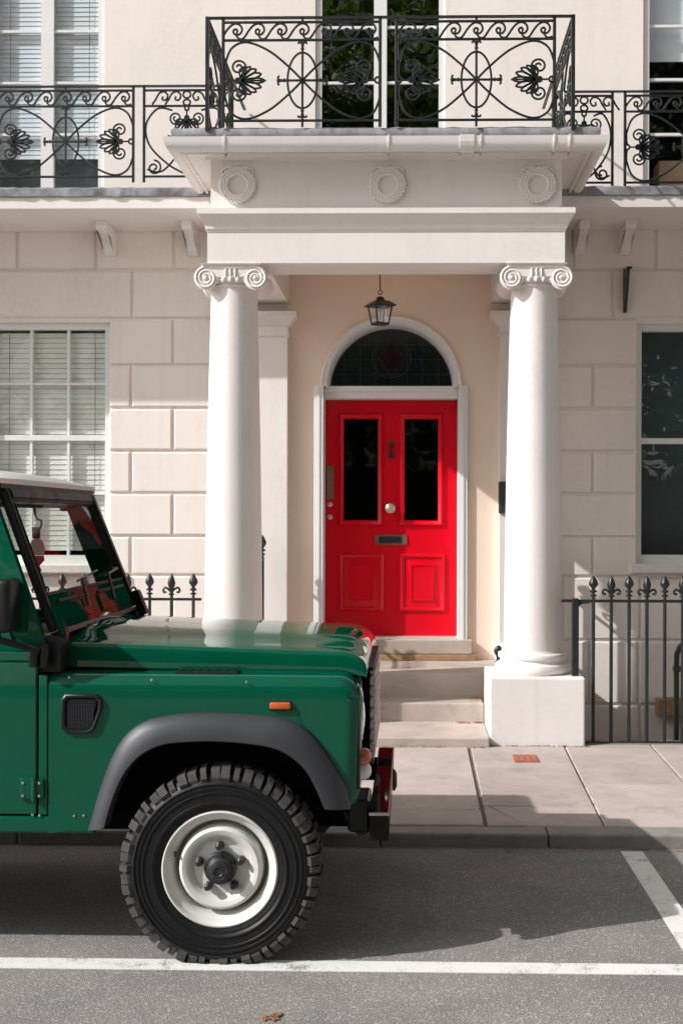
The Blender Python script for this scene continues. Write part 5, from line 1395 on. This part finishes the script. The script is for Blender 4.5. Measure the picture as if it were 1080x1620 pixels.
# roof
bm = B(); rows = []
zg = zt2+0.012; xr0, xr1 = xRear-0.04, xA1+0.015
def rrow(x, rise, inset):
    row = []; h = HW-0.06+0.03-inset
    row.append((x, YM-h, zg)); row.append((x, YM-h, zg+0.02))
    for k in range(17):
        u = -1+2*k/16; row.append((x, YM+u*(h-0.03), zg+0.02+rise*(1-abs(u)**3.2)+0.02*rise))
    row.append((x, YM+h, zg+0.02)); row.append((x, YM+h, zg)); return row
prs = [(xr0, 0.012, 0.02), (xr0+0.04, 0.06, 0.0), (xr0+0.15, 0.085, 0.0), (xr0+0.4, 0.095, 0)]
prs += [(xr1-0.5, 0.095, 0.0), (xr1-0.22, 0.085, 0.0), (xr1-0.08, 0.055, 0.0), (xr1-0.02, 0.025, 0.008), (xr1, 0.004, 0.03)]
for a in prs: rows.append(rrow(a[0], a[1]*0.62, a[2]))
R_ = loft(bm, rows); bm.faces.new(R_[0][::-1]); bm.faces.new(R_[-1])
rf = obj('roof', bm, M['carwhite'], car, 40)
bm = B()
for s in (-1, 1): ya, yb = sorted((side_y(s, HW-0.075), side_y(s, HW-0.015))); box(bm, xr0, xr1-0.01, ya, yb, zg-0.018, zg+0.001, 0.004)
box(bm, xr1-0.06, xr1-0.005, YM-HW+0.08, YM+HW-0.08, zg-0.018, zg+0.0005); obj('rain_gutter', bm, M['black'], rf)
bm = B(); box(bm, xr0+0.05, xr1-0.07, YM-HW+0.12, YM+HW-0.12, zg-0.03, zg-0.012); obj('headlining', bm, M['seat'], rf)
bm = B(); box(bm, xA1-0.25, xA1-0.05, YM-0.6, YM+0.6, zg-0.09, zg-0.075, 0.005); obj('sun_visor', bm, M['seat'], rf)
# ---- wheels
def wheel(cxw, s):
    """outer face at side_y(s, .85)"""
    yo = 0.85
    t = part_empty('wheel', car, (cxw, side_y(s, yo-0.1), zWH))
    def L(prof, n=64): # (r, outward distance from outer face, negative = inboard)
        b = B(); lathe(b, [(r, s*(yo+h)) for r, h in prof], (cxw, YM, zWH), 'y', n, False); return b
    prof = [(0.205, -0.155), (0.222, -0.170), (0.285, -0.200), (0.335, -0.194), (0.366, -0.172), (0.374, -0.10), (0.368, -0.030), (0.355, -0.014), (0.342, -0.006), (0.334, -0.0005), (0.330, 0.0005), (0.328, -0.005), (0.322, -0.005), (0.320, -0.001), (0.312, -0.001), (0.310, -0.004), (0.300, -0.004), (0.298, 0.001), (0.294, 0.001), (0.291, -0.003), (0.264, -0.003), (0.262, 0.001), (0.258, 0.001), (0.255, -0.004), (0.249, -0.009), (0.238, -0.010), (0.225, -0.017), (0.219, -0.028)]
    bm = L(prof, 96)
    for v in bm.verts:
        if v.co.z < 0.012: v.co.z = 0.012
    obj('tyre', bm, M['rubber'], t, 30)
    bm = B(); NL = 54
    for side_ in (0, 1):
        for k in range(NL):
            a = 2*PI*(k+0.5*side_)/NL+random.uniform(-0.012, 0.012); da = 2*PI/NL*(0.42 if k % 3 else 0.28)
            rr = (0.390 if k % 2 else 0.386)+random.uniform(-0.002, 0.002)
            if side_ == 0: st = [(0.336 if k % 2 else 0.345, -0.006), (0.356, 0.004 if k % 2 else -0.004), (rr-0.006, -0.012), (rr, -0.024), (rr, -0.088), (0.36, -0.088)]
            else: st = [(0.336, -0.190), (0.356, -0.200), (rr-0.006, -0.185), (rr, -0.175), (rr, -0.108), (0.36, -0.108)]
            A_, B2 = [], []
            for r, h in st:
                sk = (h+0.02)*0.9*(1 if side_ == 0 else -1)*(-1)*0.25
                for lst, sg in ((A_, -1), (B2, 1)):
                    an = a+sg*da*(0.9 if r > 0.375 else 1.0)+sk
                    lst.append(bm.verts.new((cxw+r*math.cos(an), YM+s*(yo+h), zWH+r*math.sin(an))))
            bm.faces.new(A_); bm.faces.new(B2[::-1])
            for i in range(len(st)-1): bm.faces.new((A_[i], A_[i+1], B2[i+1], B2[i]))
    # flatten contact patch
    for v in bm.verts:
        if v.co.z < 0.001: v.co.z = 0.001
    o_ = obj('tread_lugs', bm, M['tread'], t); o_['kind'] = 'stuff'
    bm = L([(0.221, -0.030), (0.226, -0.018), (0.225, -0.012), (0.219, -0.009), (0.213, -0.014), (0.208, -0.024), (0.197, -0.030), (0.190, -0.036), (0.181, -0.060), (0.178, -0.098), (0.170, -0.115), (0.166, -0.112), (0.164, -0.052), (0.159, -0.030), (0.148, -0.021), (0.132, -0.024), (0.122, -0.030), (0.112, -0.044), (0.104, -0.049), (0.055, -0.049), (0.0, -0.049)], 72)
    obj('rim', bm, M['rim'], t, 30)
    bm = L([(0.0, -0.05), (0.063, -0.05), (0.063, -0.024), (0.058, -0.018), (0.050, -0.016), (0.047, -0.002), (0.036, 0.004), (0.033, 0.016), (0.028, 0.024), (0.018, 0.026), (0.014, 0.021), (0.0, 0.021)], 24)
    for k in range(5):
        a = k*2*PI/5+0.3; lathe(bm, [(0.009, s*(yo-0.026)), (0.009, s*(yo-0.008)), (0.0, s*(yo-0.006))], (cxw+0.051*math.cos(a), YM, zWH+0.051*math.sin(a)), 'y', 6, False)
    obj('hub', bm, M['nut'], t, 35)
    for k in range(5):
        a = PI/2+k*2*PI/5+0.04; bm = B()
        lathe(bm, [(0.0165, s*(yo-0.052)), (0.0165, s*(yo-0.034)), (0.0135, s*(yo-0.032)), (0.0135, s*(yo-0.012)), (0.008, s*(yo-0.006)), (0.0, s*(yo-0.006))], (cxw+0.085*math.cos(a), YM, zWH+0.085*math.sin(a)), 'y', 10, False)
        obj('wheel_nut', bm, M['nut'], t, 35)
    bm = B(); a = math.radians(163); tube(bm, [(cxw+0.187*math.cos(a), side_y(s, yo-0.05), zWH+0.187*math.sin(a)), (cxw+0.178*math.cos(a), side_y(s, yo-0.012), zWH+0.178*math.sin(a))], 0.006, 8); obj('valve', bm, M['nut'], t)
    return t
for xw_ in (xWH, xWH-2.36):
    for s in (-1, 1): wheel(xw_, s)
    bm = B(); tube(bm, [(xw_, YM-0.68, zWH), (xw_, YM+0.68, zWH)], 0.05, 12); bmesh.ops.create_uvsphere(bm, u_segments=14, v_segments=10, radius=0.14, matrix=Matrix.Translation((xw_, YM+0.15, zWH))); obj('axle', bm, M['under'], car, 60)
# ---- ornament hanging behind the windscreen
po_ = W_(66, 868, 5.35)
vx = xA1+0.0
orn = thing('hanging_ornament', 'leaf shaped silver and red ornament hanging behind the car windscreen', 'ornament', (po_.x, 5.35, po_.z-0.1))
ox = po_.x-0.02
bm = B(); tube(bm, spline([(ox-0.02, 5.35, zg-0.03), (ox-0.005, 5.35, po_.z+0.14), (ox+0.02, 5.35, po_.z+0.12), (ox+0.012, 5.35, po_.z+0.085), (ox, 5.35, po_.z+0.08)], 5), 0.005, 6)
box(bm, ox-0.018, ox+0.012, 5.335, 5.365, po_.z+0.045, po_.z+0.095, 0.004); obj('clip', bm, M['black'], orn, 60)
bm = B(); prism(bm, [(0, 0.05), (0.025, 0.035), (0.036, 0.0), (0.03, -0.03), (-0.03, -0.03), (-0.034, 0.0), (-0.022, 0.035)], lambda p: (ox+p[0], 5.345, po_.z+p[1]), lambda p: (ox+p[0], 5.352, po_.z+p[1])); obj('upper_plate', bm, M['ornament'], orn)
bm = B(); prism(bm, [(-0.03, -0.031), (0.03, -0.031), (0.034, -0.05), (0.012, -0.075), (0.022, -0.10), (-0.02, -0.10), (-0.008, -0.075), (-0.026, -0.052)], lambda p: (ox+p[0], 5.345, po_.z+p[1]), lambda p: (ox+p[0], 5.352, po_.z+p[1])); bmesh.ops.triangulate(bm, faces=[f for f in bm.faces if len(f.verts) > 4]); obj('lower_plate', bm, M['ornament_red'], orn)

# ------------------------------------------------------------------ trees across the street (seen reflected in the windows)
def tree(x, y, h, r, label):
    t = thing('street_tree', label, 'tree', (x, y, 0), 'trees across the street')
    bm = B(); tube(bm, [(x, y, -0.02), (x+0.05, y, h*0.25), (x-0.05, y+0.1, h*0.5), (x, y, h*0.8)], 0.32, 10, taper=[1.2, 0.9, 0.7, 0.2])
    for k in range(9):
        a = random.uniform(0, 2*PI); z0_ = h*random.uniform(0.3, 0.6); L_ = r*random.uniform(0.6, 0.95)
        tube(bm, [(x, y, z0_), (x+L_*0.5*math.cos(a), y+L_*0.5*math.sin(a), z0_+h*0.12), (x+L_*math.cos(a), y+L_*math.sin(a), z0_+h*0.22)], 0.07, 6, taper=[1, 0.7, 0.25])
    obj('trunk', bm, M['bark'], t, 60)
    verts, faces = [], []
    cl = [(random.gauss(0, 0.45)*r, random.gauss(0, 0.45)*r, h*0.55+random.gauss(0, 0.20)*h, random.uniform(0.7, 1.4)) for _ in range(260)]
    for (a, b, c_, rr) in cl:
        for _ in range(85):
            p = Vector((x+a+random.gauss(0, rr*0.5), y+b+random.gauss(0, rr*0.5), c_+random.gauss(0, rr*0.42)))
            if p.z < 1.3: continue
            d1 = Vector((random.gauss(0, 1), random.gauss(0, 1), random.gauss(0, 0.6))).normalized(); d2 = d1.orthogonal().normalized(); sz = random.uniform(0.15, 0.28)
            n = len(verts); verts += [p-d1*sz, p+d2*sz*0.5, p+d1*sz, p-d2*sz*0.5]; faces.append((n, n+1, n+2, n+3))
    me = bpy.data.meshes.new('crown'); me.from_pydata([v-Vector((x, y, 0)) for v in verts], [], faces); me.materials.append(M['leaf'])
    o = bpy.data.objects.new('crown', me); COL.objects.link(o); o.parent = t; WL[o] = Vector((x, y, 0))
for x, y, h, r, lb_ in ((-7, -25, 22, 5.6, 'broad leafy tree across the street, mirrored left of the middle window'), (2.2, -26, 26, 6.2, 'tall leafy tree across the street, mirrored in the window over the porch'),
                        (10.5, -25, 22, 5.6, 'leafy tree across the street, mirrored in the right ground floor window'), (18.5, -27, 24, 6, 'large leafy tree farthest right across the street, mirrored in glass')):
    tree(x, y, h, r, lb_)
for k, x in enumerate((-12, -2.5, 6.5, 15)):
    tree(x, -34-k % 2, 27+k, 7, ('darker tree standing behind the front row across the street, ' + ('leftmost', 'second from left', 'third from left', 'rightmost')[k]))

hd = thing('hedge', 'long clipped green hedge added unseen across the street to darken the door glass reflection', 'hedge', (2, -20.5, 0))  # out of view; added to darken the reflections and cut sky fill
bm = B(); box(bm, -16, 20, -21.2, -19.9, -0.02, 3.3, 0.15, 2); obj('core', bm, M['bark'], hd)
verts, faces = [], []
for _ in range(19000):
    u = random.random(); x = random.uniform(-16.1, 20.1)
    p = Vector((x, -19.88+random.gauss(0, 0.07), random.uniform(0.02, 3.35))) if u < 0.65 else Vector((x, random.uniform(-21.2, -19.85), 3.33+random.gauss(0, 0.08)))
    d1 = Vector((random.gauss(0, 1), random.gauss(0, 0.6), random.gauss(0, 1))).normalized(); d2 = d1.orthogonal().normalized(); sz = random.uniform(0.05, 0.10)
    n = len(verts); verts += [p-d1*sz, p+d2*sz*0.6, p+d1*sz, p-d2*sz*0.6]; faces.append((n, n+1, n+2, n+3))
me = bpy.data.meshes.new('foliage'); me.from_pydata([v-Vector((2, -20.5, 0)) for v in verts], [], faces); me.materials.append(M['leaf'])
o = bpy.data.objects.new('foliage', me); COL.objects.link(o); o.parent = hd

# ------------------------------------------------------------------ small litter and weeds
bm = B()
def bit(bm, p, s_, m=None):
    a = random.uniform(0, 2*PI); c_, s__ = math.cos(a), math.sin(a)
    q = [(p[0]+s_*(u*c_-v*s__), p[1]+s_*(u*s__+v*c_), p[2]+random.uniform(0.001, 0.4)*s_) for u, v in ((-1, 0), (-0.2, 0.5), (1, 0.1), (0, -0.5))]
    bm.faces.new([bm.verts.new(v) for v in q])
for _ in range(160):
    x = random.uniform(0.9, 3.2); y = YKERB-abs(random.gauss(0, 0.03))-0.01; bit(bm, (x, y, 0.002), random.uniform(0.005, 0.014))
for _ in range(40):
    x = random.uniform(-0.4, 0.9); y = YKERB-abs(random.gauss(0, 0.06))-0.01; bit(bm, (x, y, 0.002), random.uniform(0.006, 0.016))
for _ in range(45): bit(bm, (XS1-abs(random.gauss(0, 0.10))-0.01, 9.30-abs(random.gauss(0, 0.03)), 0.187), random.uniform(0.008, 0.02))
for _ in range(45): bit(bm, (XS1-abs(random.gauss(0, 0.05))-0.01, 9.60-abs(random.gauss(0, 0.05)), 0.327), random.uniform(0.008, 0.02))
for _ in range(26):
    p = G(random.uniform(380, 470), random.uniform(1605, 1616)); bit(bm, (p.x*0.3+0.7*G(430, 1611).x, p.y, 0.002), random.uniform(0.008, 0.02))
o = obj('leaf_litter', bm, M['dry']); tag(o, 'dry brown leaf crumbs along the kerb and on the steps', 'leaf litter', kind='stuff')
bm = B()
for _ in range(220):
    k = random.choice((7, 8, 9, 7, 10)); u = random.random(); j = joints[min(k, len(joints)-1)]
    y = 6.62+u*2.15; bit(bm, (j[0]+(j[1]-j[0])*u+random.gauss(0, 0.006), y, zp(y)-0.002), random.uniform(0.003, 0.010))
for _ in range(240):
    x = random.choice((random.uniform(XS0, XS1), random.uniform(CXR-0.33, CXR+0.36))); y = 8.64-abs(random.gauss(0, 0.012)) if x < XS1 else 8.70-abs(random.gauss(0, 0.012))
    bit(bm, (x, y, zp(8.65)+0.001), random.uniform(0.004, 0.014))
o = obj('joint_weeds', bm, M['weed']); tag(o, 'tiny weeds and grit in the paving joints and at the step foot', 'weeds', kind='stuff')
bm = B()
for _ in range(140):
    p = (random.uniform(-1.0, 1.8), random.uniform(3.6, 6.3), 0.001); bit(bm, p, random.uniform(0.003, 0.008))
o = obj('road_grit', bm, M['steel']); tag(o, 'loose pale grit scattered over the asphalt', 'grit', kind='stuff')
